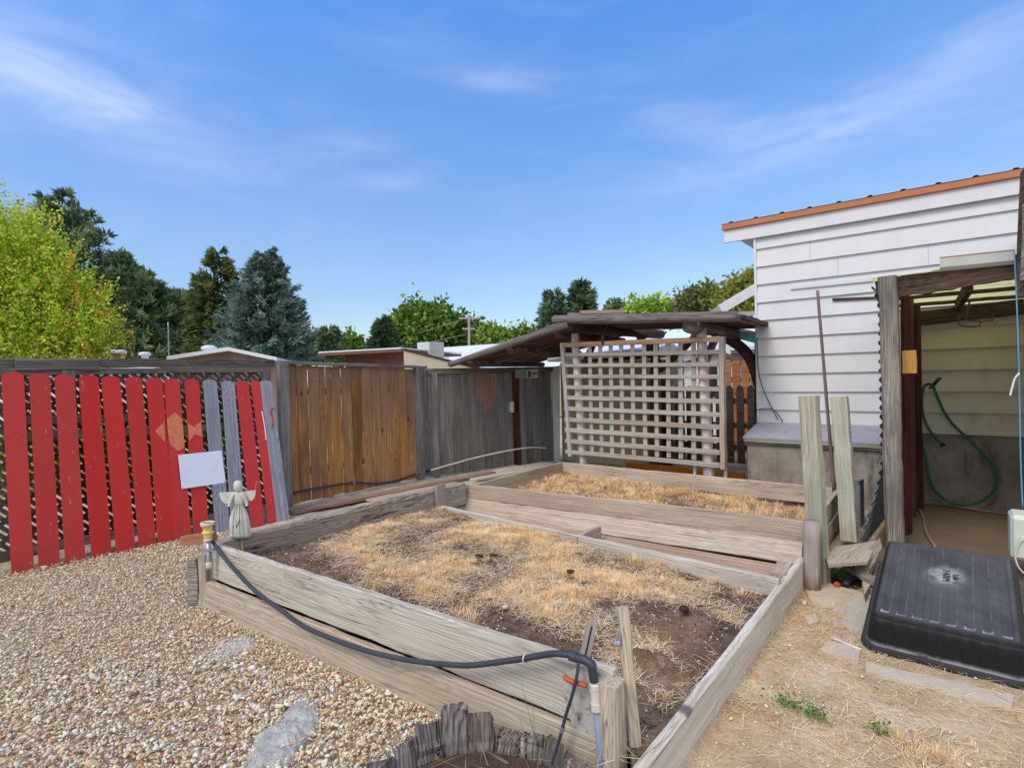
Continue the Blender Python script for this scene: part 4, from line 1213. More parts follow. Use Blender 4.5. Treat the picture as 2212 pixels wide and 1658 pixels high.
st = MB(); st.tube([AM @ Vector((.012, .0, zb + .03)), AM @ Vector((.016, .0, .2))], .006, 8); st.build('stick', W_FRESH, an)
st = MB(); st.tube([AM @ Vector((-.01, -.034, zb + H * .19)), AM @ Vector((.0, -.036, zb + H * .26)), AM @ Vector((.02, -.036, zb + H * .33))], .0022, 6); st.build('twig', W_DARK, an)
st = MB(); st.tube([AM @ Vector((.112, .02, zb + H * .80)), AM @ Vector((.118, .02, zb + H * .9)), AM @ Vector((.128, .02, zb + H * .97))], .0025, 6); st.build('wire', M_GALV, an)

# ------------------------------------------------------------------ hose, riser, valve, plate, stakes at the near corner
dh = 1.99
hz = thing('water_hose', 'black poly hose drooping along the front boards of the near bed', 'hose', (-2.5, 1.6, .3))
off = lambda u, v, o: at_plane(u, v, FA + FN * o, FN)
hp = [off(457, 1167, .035), off(500, 1222, .05), off(552, 1276, .075), off(605, 1315, .095), off(657, 1352, .11), off(735, 1385, .115), off(801, 1407, .11), off(883, 1425, .10), off(964, 1434, .09), off(1013, 1436, .085), off(1062, 1431, .08), off(1133, 1421, .075), off(1192, 1411, .075), off(1228, 1413, .075)]
tube('hose', hp, .0125, M_HOSE, hz, per=6, sides=12)
e0 = off(1228, 1413, .075); e1 = off(1262, 1424, .075); e2 = off(1278, 1434, .075); e3 = off(1283, 1470, .075)
mb = MB(); mb.tube([e0, e0.lerp(e1, .1), e0.lerp(e1, .12), e0.lerp(e1, .55), e0.lerp(e1, .57), e1], [.014, .014, .0195, .0195, .0165, .0165], 16); mb.build('coupling', M_HOSE, hz, smooth=False)
tube('elbow', [e0.lerp(e1, .8), e1, e2, e2.lerp(e3, .3), e3], .0165, M_HOSE, hz, per=6, sides=14)
tie = MB(); c = off(1134, 1421, .075); ring = [c + FN * (.0145 * math.cos(a)) + UPV * (.0145 * math.sin(a)) for a in np.linspace(0, 2 * PI, 14)]; tie.tube(ring, .0035, 6)
tie.tube([c + UPV * -.014, c + UPV * -.03 - FN * .03], .003, 6); tie.build('tie', M_PVC, hz)

rs = thing('standpipe', 'white valve with an orange handle on a grey riser pipe at the corner post', 'standpipe', (e3.x, e3.y, 0))
v1, v2 = off(1285, 1475, .075), off(1289, 1532, .075)
base = off(1303, 1668, .075); base = base + (base - v2) * .9
mb = MB(); dv = v2 - v1
mb.tube([v1 - dv * .02, v1 + dv * .02, v1 + dv * .2, v1 + dv * .22, v1 + dv * .7, v1 + dv * .72, v2], [.0165, .0205, .0205, .0185, .0185, .021, .021], 20); mb.build('valve', M_PVC, rs)
mb = MB(); hvc = v1 + dv * .42; hd = (off(1220, 1455, .09) - hvc)
mb.tube([hvc, hvc + (off(1265, 1478, .085) - hvc) * .5], .010, 12); mb.build('valve_stem', M_PVC, rs)
tube('handle', [off(1267, 1480, .085), off(1254, 1476, .088), off(1238, 1472, .09), off(1224, 1465, .092), off(1219, 1458, .09)], .0095, M_ORANGE, rs, sides=8)
mb = MB(); mb.tube([v2 - dv * .02, base], .0145, 16); mb.build('riser', M_COND, rs, smooth=True)

rp = flat_plate('rusty_plate', [off(u, v, .055) for u, v in ((1216, 1458), (1232, 1446), (1262, 1440), (1284, 1450), (1300, 1500), (1302, 1570), (1278, 1596), (1262, 1612), (1244, 1580), (1226, 1540), (1218, 1500))], .003, M_RUSTP)
tag(rp, 'rust speckled metal plate hung behind the valve on the front board', 'plate')
dt = thing('drip_tube', 'thin black drip tube dropping from the hose elbow toward the rotting planter', 'tube', off(1249, 1440, .10))
tube('tube', [off(1249, 1432, .085), off(1246, 1460, .10), off(1236, 1500, .105), off(1222, 1545, .11), off(1210, 1590, .12), off(1196, 1640, .13), off(1180, 1690, .14)], .0065, M_HOSE, dt)
mb = MB(); mb.tube([off(1216, 1568, .113), off(1213, 1580, .116)], .009, 8); mb.build('connector', M_GALV, dt)

s0 = at(1345, 1312, d=2.08); s1 = at(1376, 1660, d=2.05); s1 = s1 + (s1 - s0) * .25
board('wooden_stake', s1, s0, .044, .04, Rh, W_BEDT, None, segs=10, cham=.005); tag(bpy.data.objects['wooden_stake'], 'square wooden stake with a metal clip beside the corner post', 'stake')
stk = bpy.data.objects['wooden_stake']
c = at(1332, 1389, d=2.05); mb = MB(); mb.tube([c + Rh * .012, c - Rh * .012], .011, 10); mb.box((-.008, -.003, 0), (.010, .003, .035), frame(c + Rh * .006 + UPV * .005, Rh, Fh)); mb.build('clip', M_GALV, stk)
s0 = at(1283, 1332, d=2.22); s1 = at(1262, 1425, d=2.16); s1 = s1 + (s1 - s0) * 1.2
M_ = frame(s1, s0 - s1, Rh); L_ = (s0 - s1).length
plate('split_stake', [(0, -.02), (L_ * .82, -.021), (L_ * .97, -.017), (L_, -.005), (L_, .006), (L_ * .97, .016), (L_ * .8, .021), (0, .016)], .018, M_, W_ROUND, None); tag(bpy.data.objects['split_stake'], 'split grey wooden stake with a round tip behind the hose elbow', 'stake')
st = bpy.data.objects['split_stake']; plate('split', [(0, -.002), (L_ * .9, -.003), (L_ * .9, .002), (0, .003)], .003, M_ @ Matrix.Translation((0, 0, -.0035 if (M_.to_3x3() @ Vector((0, 0, 1))).dot(Fh) > 0 else .0185)), M_DARKV, st)

# ------------------------------------------------------------------ rotting planter
pc = Vector((-1.21, 1.23, 0)); PR = .405
pc = Rh * -.164 + Fh * 1.72; pc.z = 0
wbp_ = thing('barrel_planter', 'rotting half barrel planter of cracked grey staves by the hose', 'planter', pc)
tops_px = {}
nst = 26
for i in range(nst):
    a0 = 2 * PI * i / nst + .05; wv = 2 * PI * PR / nst
    dirv = Vector((math.cos(a0), math.sin(a0), 0))
    rel = dirv.dot(Fh); side = dirv.dot(Rh)
    h = .175 + .045 * random.random() + (.025 if (rel > .6 and -.45 < side < .25) else 0) - (.05 if side > .35 else 0) - (.05 if side < -.6 else 0)
    if rel > .5 and .25 < side < .30: h -= .06
    p = pc + dirv * PR; tang = Vector((-dirv.y, dirv.x, 0))
    board('stave', (p.x, p.y, -.02), (p.x + dirv.x * .03, p.y + dirv.y * .03, h), wv * random.uniform(1.0, 1.1), random.uniform(.028, .042), tang, W_ROT, wbp_, segs=9, jit=.004, cham=.008, rough_end=.022)
vs, fs = [(0, 0, 0)], []
for k in range(28): a = 2 * PI * k / 28; vs.append((.385 * math.cos(a), .385 * math.sin(a), .008 * random.random()))
for k in range(28): fs.append((0, 1 + k, 1 + (k + 1) % 28))
mk('planter_soil', vs, fs, plain('planter_soil', S(92, 74, 62), .95, var=.4, sc=24., bump=1., dist=.015), wbp_, Matrix.Translation(pc + Vector((0, 0, .08))))
V_ = RNG.normal(0, .16, (90, 3)); V_[:, 2] = .085 + np.abs(RNG.normal(0, .012, 90))
blades('dead_stems', V_ * [1, 1, 1] + np.array([pc.x, pc.y, 0]) + np.array([Fh.x * .1, Fh.y * .1, 0]), RNG.uniform(.04, .14, 90), RNG.uniform(1.1, 1.6, 90), RNG.uniform(0, 6.28, 90), RNG.uniform(.002, .004, 90), GOLD[RNG.choice(5, 90)] * .6, 'dead dry stems littering the soil of the rotting planter')
gt = thing('weed_stalk', 'thin green grass stalks growing up beside the rotting planter', 'weed', at(1160, 1600, d=2.05))
mb = MB()
for (u0, v0, u1, v1_) in ((1165, 1640, 1125, 1470), (1160, 1640, 1150, 1520), (1172, 1640, 1185, 1560), (1140, 1630, 1120, 1540), (1150, 1640, 1060, 1555)):
    a, b = at(u0, v0, d=2.02), at(u1, v1_, d=2.04); mb.tube(catmull([a, a.lerp(b, .5) + UPV * .012, b], 5), [.0016] * 5 + [.001] * 5 + [.0005], 5)
mb.build('stem', M_STEM, gt)

# green weeds on the dirt
for (u, v, n, sp, lb) in ((1700, 1522, 46, (.045, .03, .022), 'green leafy weed sprawling on the dirt beside the bed wall'), (1765, 1545, 40, (.035, .04, .02), 'green weed trailing from the sprawling one toward the straw tuft'), (1897, 1578, 26, (.02, .025, .015), 'small bright green weed near the straw tuft')):
    p = at(u, v, z=.012); w_ = thing('weed', lb, 'weed', p)
    leaf_sprig(w_, p, n * 3, sp, .017, [(88, 128, 62), (112, 152, 74), (132, 170, 84), (70, 104, 56)], 6)

# ------------------------------------------------------------------ black tub upside down
tb = thing('plastic_tub', 'black ribbed plastic tub lying upside down on the pavers by the lean-to post', 'tub', (-.02, 3.55, 0))
TW, TL, TH = .60, .86, .205
TM = Matrix.Translation((-.015, 3.54, .012)) @ Matrix.Rotation(math.radians(-1.5), 4, 'Z') @ Matrix.Rotation(math.radians(12.5), 4, 'X')


def build_tub():
    NX, NY = 97, 61
    grooves = [-.245 + .07 * i for i in range(8)]
    vs, dust = [], []
    # the bottom, now on top: grooves pressed in, two of them broken by the maker's mark
    for j in range(NY):
        for i in range(NX):
            x = -TW / 2 + TW * i / (NX - 1); y = TL * j / (NY - 1); z = TH; du = 0.
            for gi, gx in enumerate(grooves):
                ins = abs(x - gx) < .0175 and .035 < y < TL - .03
                if gi in (3, 4) and .40 < y < .62: ins = False
                if ins: z -= .011
                if abs(abs(x - gx) - .0175) < .006 and .03 < y < TL - .03 and x > gx: du = max(du, .45)
                if abs(x - gx) < .02 and (abs(y - .038) < .012): du = max(du, 1.)
            dd = ((x - .0) / .11) ** 2 + ((y - .51) / .13) ** 2
            du = max(du, .95 * math.exp(-dd * 1.1) * (1 if abs(x) < .14 else 0))
            # rounded shoulders
            ex = min(x + TW / 2, TW / 2 - x); ey = min(y, TL - y); e = min(ex, ey)
            if e < .02: z -= (.02 - e) ** 2 / .02 * .9
            vs.append((x, y, z)); dust.append(du)
    F = [(j * NX + i, j * NX + i + 1, (j + 1) * NX + i + 1, (j + 1) * NX + i) for j in range(NY - 1) for i in range(NX - 1)]
    # walls flare out to the rim
    ring = [(i, 0) for i in range(NX)] + [(NX - 1, j) for j in range(1, NY)] + [(i, NY - 1) for i in range(NX - 2, -1, -1)] + [(0, j) for j in range(NY - 2, 0, -1)]
    prev = [j * NX + i for i, j in ring]; n = len(ring)
    levels = [(TH - .03, .006), (TH * .6, .016), (TH * .3, .026), (.03, .036), (.022, .042), (.016, .062), (.0, .066), (-.003, .062)]
    for (z, o) in levels:
        cur = []
        for (i, j) in ring:
            x = -TW / 2 + TW * i / (NX - 1); y = TL * j / (NY - 1)
            cx = max(-TW / 2 + .03, min(TW / 2 - .03, x)); cy = max(.03, min(TL - .03, y))
            d = Vector((x - cx, y - cy)); d = d.normalized() if d.length > 1e-6 else Vector((0, 0))
            oo = o
            if z > .05 and z < TH - .01:
                ph = x / .07 if j in (0, NY - 1) else y / .07
                oo += .005 * (1 if math.sin(ph * 2 * PI) > .2 else 0)
            vs.append((cx + d.x * (.03 + oo), cy + d.y * (.03 + oo), z)); cur.append(len(vs) - 1)
            dust.append(.75 if .028 < z < .05 else (.35 if z > TH - .04 else (.3 if z < .02 else 0)))
        for k in range(n): F.append((prev[k], cur[k], cur[(k + 1) % n], prev[(k + 1) % n]))
        prev = cur
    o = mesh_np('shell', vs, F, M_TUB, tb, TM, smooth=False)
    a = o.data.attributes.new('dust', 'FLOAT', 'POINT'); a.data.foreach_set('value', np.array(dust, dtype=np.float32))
    # raised maker's lettering
    for txt, sx, sz, dx in (('FARM', .050, .05, -.012), ('Lou', .04, .04, .035)):
        cu = bpy.data.curves.new('lettering', 'FONT'); cu.body = txt; cu.size = sz; cu.extrude = .003; cu.align_x = 'CENTER'
        tmp = bpy.data.objects.new('tmp', cu); C.objects.link(tmp)
        me = bpy.data.meshes.new_from_object(tmp); bpy.data.objects.remove(tmp); me.materials.clear(); me.materials.append(M_TUBL)
        ol = bpy.data.objects.new('lettering', me)
        place(ol, TM @ Matrix.Translation((dx, .51, TH + .001)) @ Matrix.Rotation(-PI / 2, 4, 'Z'), tb)


M_TUBL = plain('tub_letters', S(62, 62, 66), .5, var=.1)
build_tub()

# pavers and slabs in the dirt
for i, (px, lb) in enumerate(((((1735, 1262), (1790, 1254), (1850, 1300), (1830, 1325), (1752, 1298)), 'broken pale paver at the foot of the tall treated post'),
                              (((1846, 1278), (1890, 1290), (1868, 1366), (1815, 1345)), 'pale paver half hidden beside the black tub'),
                              (((1790, 1382), (1858, 1398), (1855, 1428), (1770, 1402)), 'narrow pale paver before the near corner of the black tub'),
                              (((1870, 1428), (2190, 1500), (2185, 1530), (1870, 1448)), 'long pale paver running under the near rim of the black tub'),
                              (((1738, 1330), (1762, 1324), (1768, 1340), (1748, 1348)), 'small pale paver chip in the straw beside the bed wall'),
                              (((1780, 1256), (1890, 1286), (1892, 1294), (1790, 1264)), 'thin pale lath lying across the pavers before the scrap boards'))):
    o = flat_plate('paver', [at(u, v, z=.009 + .0015 * i) for u, v in px], .05, M_PAVER); tag(o, lb, 'paver', 'pavers in the dirt')
p0, p1 = at(1762, 1378, z=.012), at(1875, 1430 - 4, z=.012)
log('pale_stick', at(1795, 1376, z=.012), at(1860, 1402, z=.014), .007, .006, M_PVC); tag(bpy.data.objects['pale_stick'], 'thin pale stick lying on the pavers by the tub corner', 'stick')

# ------------------------------------------------------------------ posts and scrap beside the beds
b0, b1 = at(1772, 1262, y=4.40), at(1747, 855, y=4.40)
b0.z = 0.0
board('wooden_post', b0, b1, .115, .085, Vector((1, -.25, 0)), W_PT, None, segs=14, cham=.005); tag(bpy.data.objects['wooden_post'], 'tall greenish treated post standing at the corner between both beds', 'post')
a0, a1 = at(1754, 1262, y=4.24), at(1754, 1126, y=4.24); a0.z = 0
log('wooden_post', a0, a1, .057, .055, W_ROUND, None, lump=.03, sides=16); tag(bpy.data.objects['wooden_post.001'], 'short grey half round post at the corner of the near bed', 'post')
b0, b1 = at(1836, 1168, y=5.45), at(1813, 857, y=5.58)
board('wooden_post', b0, b1, .135, .05, Vector((1, -.3, 0)), W_PT, None, segs=14, cham=.004); tag(bpy.data.objects['wooden_post.002'], 'greenish treated board leaning beside the thin stick', 'post')
log('garden_stick', at(1802, 1062, y=6.02), at(1766, 627, y=6.1), .016, .013, W_RBROWN if False else wood('wood_stick', S(150, 128, 120), S(122, 102, 96), S(84, 66, 62), grain=.2), None, lump=.1, sides=8); tag(bpy.data.objects['garden_stick'], 'tall thin bare stick standing at the far bed corner', 'stick')
sb = thing('splash_block', 'grey plastic splash block standing on end by the foundation', 'splash block', at(1845, 1160, y=6.2))
c0 = at(1842, 1165, y=6.25); z1 = at(1840, 1032, y=6.25).z
mb = MB(); Mx = frame((c0.x, c0.y, 0), (1, -.2, 0), (.2, 1, 0))
mb.box((-.16, -.06, .0), (.10, -.02, z1), Mx); mb.box((.07, -.10, 0), (.10, .02, z1), Mx); mb.box((-.16, -.10, 0), (-.13, .02, z1), Mx); mb.box((-.16, -.10, z1 - .04), (.10, .02, z1 + .004), Mx); mb.build('shell', M_GREYP, sb)
for i, (pts, T, m, lb) in enumerate(((((1782, 1200), (1806, 1180), (1898, 1166), (1874, 1212), (1790, 1218)), .022, W_BEDT, 'short weathered scrap board lying on top of the scrap pile'),
                                     (((1842, 1215), (1900, 1160), (1905, 1170), (1875, 1252), (1850, 1236)), .04, W_TIE, 'ragged grey scrap board sloping down against the corrugated sheet'),
                                     (((1820, 1218), (1850, 1222), (1900, 1250), (1888, 1258)), .03, W_TIE, 'narrow dark scrap board under the ragged one'),
                                     (((1862, 1255), (1876, 1248), (1880, 1262), (1868, 1282)), .05, W_BEDT, 'stub of scrap wood propping the pile'),
                                     (((1895, 1215), (1925, 1225), (1890, 1275), (1876, 1270)), .04, W_ROUND, 'flat grey scrap board beside the tub edge'))):
    hz_ = (.20, .17, .10, .07, .05)[i]
    P = [at(u, v, z=hz_) for u, v in pts]
    if i == 1:
        P = [at(u, v, z=h) for (u, v), h in zip(pts, (.14, .26, .26, .06, .10))]
    o = flat_plate('scrap_board', P, T, m); tag(o, lb, 'scrap board', 'scrap boards by the lean-to')
mk('pit_shadow', [at(1788, 1258, z=.0), at(1850, 1272, z=.0), at(1880, 1262, z=.0), at(1870, 1240, z=.0), at(1800, 1218, z=.0), at(1784, 1225, z=.0)], [(0, 1, 2, 3, 4, 5)], plain('pit_shade', S(70, 52, 44), .95, var=.3, sc=20, bump=.6), None)  # dark sheet painting the shade in the gap under the scrap boards
o = bpy.data.objects['pit_shadow']; o.name = 'pit_shade'; WM['pit_shade'] = Matrix.Identity(4); tag(o, kind='structure')
p = at(1805, 1245, z=.01); w_ = thing('weed', 'green weed with an orange flower in the gap under the scrap boards', 'weed', p)
leaf_sprig(w_, p, 40, (.03, .03, .03), .05, GREEN, 5)
V_, F_ = ico(); mk('flower', [Vector(q) * .022 * (1 + .3 * mn.noise(Vector(q) * 4)) for q in V_], [tuple(int(i) for i in f) for f in F_], M_ORANGE, w_, Matrix.Translation(at(1808, 1262, z=.03)))
tube('black_pipe', [at(1826, 1262, z=.03), at(1838, 1250, z=.03), at(1856, 1248, z=.03), at(1868, 1256, z=.03)], .022, M_HOSE); tag(bpy.data.objects['black_pipe'], 'short black pipe bend lying under the scrap boards', 'pipe')

# ------------------------------------------------------------------ white sided building
WY, WX0, WX1 = 7.40, -1.84, 3.6
bd = thing('building', 'white lap sided building with an orange edged metal roof', 'building', (WX0, WY, 0))


def zw_at(u, v): return at(u, v, y=WY).z


sid = MB(); sid2 = MB(); z = .80; EXP = .225; ztop = 3.26; XS = -.36
k = 0
while z < ztop:
    z1 = min(z + EXP, ztop)
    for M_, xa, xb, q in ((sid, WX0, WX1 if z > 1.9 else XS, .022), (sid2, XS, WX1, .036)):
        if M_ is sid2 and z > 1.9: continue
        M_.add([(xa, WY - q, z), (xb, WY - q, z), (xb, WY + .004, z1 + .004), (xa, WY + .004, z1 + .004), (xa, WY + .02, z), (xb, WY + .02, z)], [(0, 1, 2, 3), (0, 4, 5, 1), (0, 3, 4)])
    z += EXP
sid.build('siding', M_WHITE, bd)
sj = MB(); zz = .80; rj = random.Random(5)
while zz < 3.1:
    for xj in ([rj.uniform(WX0 + .3, XS - .1)] if rj.random() < .3 else []) + ([rj.uniform(XS + .2, WX1 - .3)] if zz > 1.9 and rj.random() < .6 else []):
        sj.add([(xj, WY - .0235, zz + .002), (xj + .003, WY - .0235, zz + .002), (xj + .003, WY + .001, zz + EXP), (xj, WY + .001, zz + EXP)], [(0, 1, 2, 3)])
    zz += EXP
sj.build('siding_joint', plain('joint_grey', S(150, 148, 146), .8), bd)
tag(sid2.build('siding', M_WHITE_SHADED, bd), 'siding boards under the lean-to roof, their shade painted in beige')
box('corner_trim', (WX0 - .03, WY - .028, .74), (WX0 + .0, WY + .05, 3.25), M_TRIM, bd)
box('side_wall', (WX0 + .001, WY + .03, .0), (WX0 + .12, WY + 4.5, 3.24), M_WALLW, bd)
box('foundation', (WX0 + .0, WY + .006, -.1), (WX1, WY + .12, .79), M_FOUND, bd)
box('fascia', (-2.22, WY - .058, 3.185), (WX1 + .1, WY - .031, 3.35), M_TRIM, bd)
box('soffit', (-2.20, WY - .029, 3.325), (WX1 + .1, WY + 4.5, 3.345), M_TRIM, bd)
box('roof_edge', (-2.24, WY - .09, 3.345), (WX1 + .1, WY - .06, 3.42), M_COPPER, bd, .006)
rf = MB(); xs = []; x = -2.24
nr = 0
V_, F_ = [], []
prof = []
x = -2.24
while x < WX1 + .1:
    prof += [(x, 0), (x + .09, 0), (x + .105, .016), (x + .135, .016), (x + .15, 0)]; x += .3
for (y, z) in ((WY - .095, 3.423), (WY + 4.6, 3.83)):
    for (px_, pz) in prof: V_.append((px_, y, z + pz))
n = len(prof)
mk('roof', V_, [(i, i + 1, n + i + 1, n + i) for i in range(n - 1)], M_ROOFM, bd)
# white flashing where the lean-to roof meets the wall, and a dark strip below it
fl = [at(u, v, y=WY - .03) for u, v in ((1707, 618), (2030, 583), (2210, 560), (2210, 566), (2030, 592), (1707, 625))]
flat_plate('flashing', fl, .012, M_TRIM, bd)
flat_plate('dark_strip', [at(u, v, y=WY - .025) for u, v in ((1798, 644), (1900, 640), (1900, 645), (1798, 650))], .008, W_BEAM, bd)

hb = thing('cellar_hatch', 'low concrete hatch with a sloping grey sheet lid against the white siding', 'hatch', (-1.2, 7.1, 0))
HX0, HX1, HY = -1.86, -.36, 6.86
box('concrete_wall', (HX0, HY, -.1), (HX1, HY + .5, .65), M_FOUND, hb, .012)
lid = MB(); Lz0, Lz1 = .735, .865
lid.add([(HX0 - .03, HY - .05, Lz0 - .02), (HX1, HY - .05, Lz0 - .02), (HX1, WY - .022, Lz1 - .02), (HX0, WY - .022, Lz1 - .02), (HX0 - .03, HY - .05, Lz0), (HX1, HY - .05, Lz0), (HX1, WY - .022, Lz1), (HX0, WY - .022, Lz1)], [(0, 3, 2, 1), (4, 5, 6, 7), (0, 1, 5, 4), (1, 2, 6, 5), (2, 3, 7, 6), (3, 0, 4, 7)])
lid.build('lid', M_LID, hb)
board('lid_frame', (HX0 - .02, HY - .03, .695), (HX1, HY - .03, .695), .036, .035, UPV, wood('wood_frame_pale', S(206, 200, 170), S(176, 168, 140), S(130, 120, 100), grain=.2), hb)
board('lid_frame', (HX0, HY - .015, .662), (HX1, HY - .015, .662), .03, .03, UPV, W_GREY, hb)
# cables lying on the lid
cb = thing('cable', 'dark cable hanging from the log roof down the white siding to the hatch lid', 'cable', (-1.8, 7.3, 1))
tube('cable', [at(u, v, y=WY - .05) for u, v in ((1636, 740), (1638, 795), (1645, 830), (1662, 870), (1680, 905))], .006, plain('cable_brown', S(104, 92, 78), .6), cb)
tube('cable', [at(u, v, y=WY - .06) for u, v in ((1632, 886), (1655, 882), (1672, 886), (1688, 905), (1690, 910))], .006, M_HOSE, cb)

# ------------------------------------------------------------------ lean-to
lt = thing('lean_to', 'open lean-to of weathered posts with a yellowed fibreglass roof', 'lean-to', (0, 6.2, 0))
pz = at(1920, 600, y=5.42).z
p0 = at(1934, 1225, y=5.42); p1 = at(1918, 597, y=5.42); p0.z = 0
board('post', p0, p1, .125, .10, Vector((1, -.1, 0)), W_POST, lt, segs=20, jit=.003, cham=.02)
bx0, bx1 = at(1948, 628, y=5.44), at(2212, 585, y=5.44)
board('front_beam', at(1893, 629, y=5.47), at(2240, 569, y=5.44), .17, .04, UPV, W_BEAM, lt, segs=20, jit=.003)
board('ledger', at(1965, 690, y=7.33), at(2212, 662, y=7.33), .15, .05, UPV, W_BEAM, lt, segs=12)
mid = at(2075, 640, y=6.35)
board('rafter', (at(2095, 622, y=5.5) + Vector((0, 0, .02))), at(2068, 668, y=7.28) + Vector((0, 0, .03)), .10, .045, UPV, W_BEAM, lt)
for y, w in ((5.9, .03), (6.5, .03), (7.0, .03)):
    zr = at(1950, 596, y=5.42).z + (y - 5.42) / 1.91 * (at(1990, 664, y=7.33).z - at(1950, 596, y=5.42).z) - .012; board('purlin', (-.46, y, zr), (.65, y, zr), .035, .035, UPV, W_BEAM, lt)
V_, F_ = [], []
NXR, NYR = 60, 2
ZF = at(1950, 596, y=5.42).z + .012; ZB = at(1990, 664, y=7.33).z + .012
for j, (y, z) in enumerate(((5.40, ZF), (7.37, ZB))):
    for i in range(61):
        x = -.46 + 1.15 * i / 60; V_.append((x, y, z + .0))
F_ = [(i, i + 1, 62 + i, 61 + i) for i in range(60)]
mk('roof_sheet', V_, F_, M_FIBRE, lt)
# corrugated sheet closing the side: waves run up the sheet
def corr():
    V_, F_ = [], []; N_ = 210
    for i in range(N_ + 1):
        z = .06 + 2.14 * i / N_
        t = max(0., min(1., (.78 - z) / .70)); wv = .011 * math.sin(2 * PI * z / .076)
        for j in range(9):
            k = max(0., 1 - j * .14)
            V_.append((-.405 + wv - .15 * t ** 1.4 * k - (.25 * max(0, z - 2.02)) * k, 5.40 + 1.9 * j / 8 - .62 * t ** 1.3 * k, z))
    for i in range(N_):
        for j in range(8): F_.append((i * 9 + j, i * 9 + j + 1, (i + 1) * 9 + j + 1, (i + 1) * 9 + j))
    o = mk('corrugated_sheet', V_, F_, M_CORR, lt, None, True)
    o.modifiers.new('thick', 'SOLIDIFY').thickness = .0035


corr()
for i, (u, y, T, W, m, z1) in enumerate(((1958, 6.0, .03, .11, W_RBROWN, 2.22), (1968, 6.7, .04, .10, W_DARK, 2.2), (1982, 7.05, .05, .10, W_RBROWN, 2.15))):
    p = at(u, 900, y=y); board('side_post', (p.x, p.y, 0), (p.x, p.y, z1), W, T, Vector((.35, 1, 0)), m, lt)
p = at(1964, 780, y=5.62); board('blocking', (p.x, p.y, p.z - .10), (p.x + .0, p.y, p.z + .09), .10, .05, Vector((1, .2, 0)), W_FRESH, lt)
gu = thing('gutter_piece', 'short length of pale green gutter fixed on the lean-to beam', 'gutter', at(2110, 570, y=5.38))
g0, g1 = at(2030, 572, y=5.39), at(2192, 556, y=5.39)
mb = MB(); Mg = frame(g0, g1 - g0, UPV); Lg = (g1 - g0).length
pr = [(.055, .0), (.05, -.004), (-.02, -.004), (-.045, .02), (-.05, .07), (-.046, .07), (-.04, .024), (-.018, .002), (.045, .002)]
V_ = [Mg @ Vector((s, y, z)) for s in (0, Lg) for (y, z) in [(a, -b if (Mg.to_3x3() @ Vector((0, 0, 1))).y < 0 else b) for a, b in pr]]
n = len(pr); mb.add(V_, [(i, (i + 1) % n, n + (i + 1) % n, n + i) for i in range(n)] + [tuple(range(n)), tuple(range(n, 2 * n))]); mb.build('trough', M_PALE, gu)
mb = MB(); mb.bar(g0 + UPV * .055, g1 + UPV * .055, .006, .014, UPV); mb.build('lip', M_COPPER, gu)
sl = box('floor_slab', (-.42, 4.75, -.1), (1.5, 7.40, .03), M_SLAB); tag(sl, kind='structure')
sil = board('sill_timber', (-.30, 4.42, .055), (.50, 4.42, .055), .12, .09, UPV, W_TIE, None); tag(sil, 'old timber sill under the raised far end of the black tub', 'timber')
for (dz, dy, lb) in ((0, 0, 'rusty bent wire hanger hooked on the lean-to rafter, upper one'), (-.10, .25, 'rusty bent wire hanger hanging lower below the lean-to rafter')):
    hk = thing('wire_hanger', lb, 'hanger', at(2085, 660, y=6.35), 'wire hangers under the lean-to roof')
    Pz = [(2122, 645), (2094, 652), (2086, 692), (2120, 694), (2143, 692), (2146, 680)] if dz == 0 else [(2082, 680), (2073, 682), (2070, 702), (2095, 705), (2116, 704), (2120, 692)]
    tube('hook', [at(u, v, y=6.2 + dy) for u, v in Pz], .008, plain('rust_wire', S(110, 84, 66), .7), hk, smooth_path=False, sides=8)
# green hose on the wall
gh = thing('garden_hose', 'green garden hose looped over a bracket on the lean-to back wall', 'hose', at(2050, 950, y=7.3))
gp = [(2034, 958), (2015, 938), (1999, 912), (1992, 880), (1992, 850), (1997, 834), (2007, 829), (2016, 835), (2022, 850), (2040, 890), (2062, 920), (2090, 945), (2120, 975), (2145, 1005), (2152, 1030), (2148, 1055), (2130, 1075), (2100, 1088), (2060, 1086), (2030, 1070), (2012, 1045), (2003, 1010), (2000, 985), (1993, 965)]
tube('hose', [at(u, v, y=7.28 - .02 * math.sin(i)) for i, (u, v) in enumerate(gp)], .0135, M_HOSEG, gh, per=5)
mb = MB(); mb.tube([at(2034, 957, y=7.28), at(2039, 963, y=7.28)], .022, 10); mb.build('nozzle_end', W_RBROWN, gh)
mb = MB(); mb.tube([at(2012, 838, y=7.32), at(2033, 816, y=7.18)], .008, 8); mb.tube([at(2008, 838, y=7.32), at(2027, 816, y=7.18)], .008, 8); mb.build('bracket', M_STEELD, gh)
tube('floor_cord', [at(u, v, z=.045) for u, v in ((2020, 1180), (2001, 1150), (1995, 1120), (1985, 1090), (2010, 1086), (2080, 1096), (2150, 1106), (2210, 1112))], .012, plain('cord_tan', S(150, 128, 104), .7)); tag(bpy.data.objects['floor_cord'], 'tan cord lying along the lean-to floor below the green hose', 'cord')
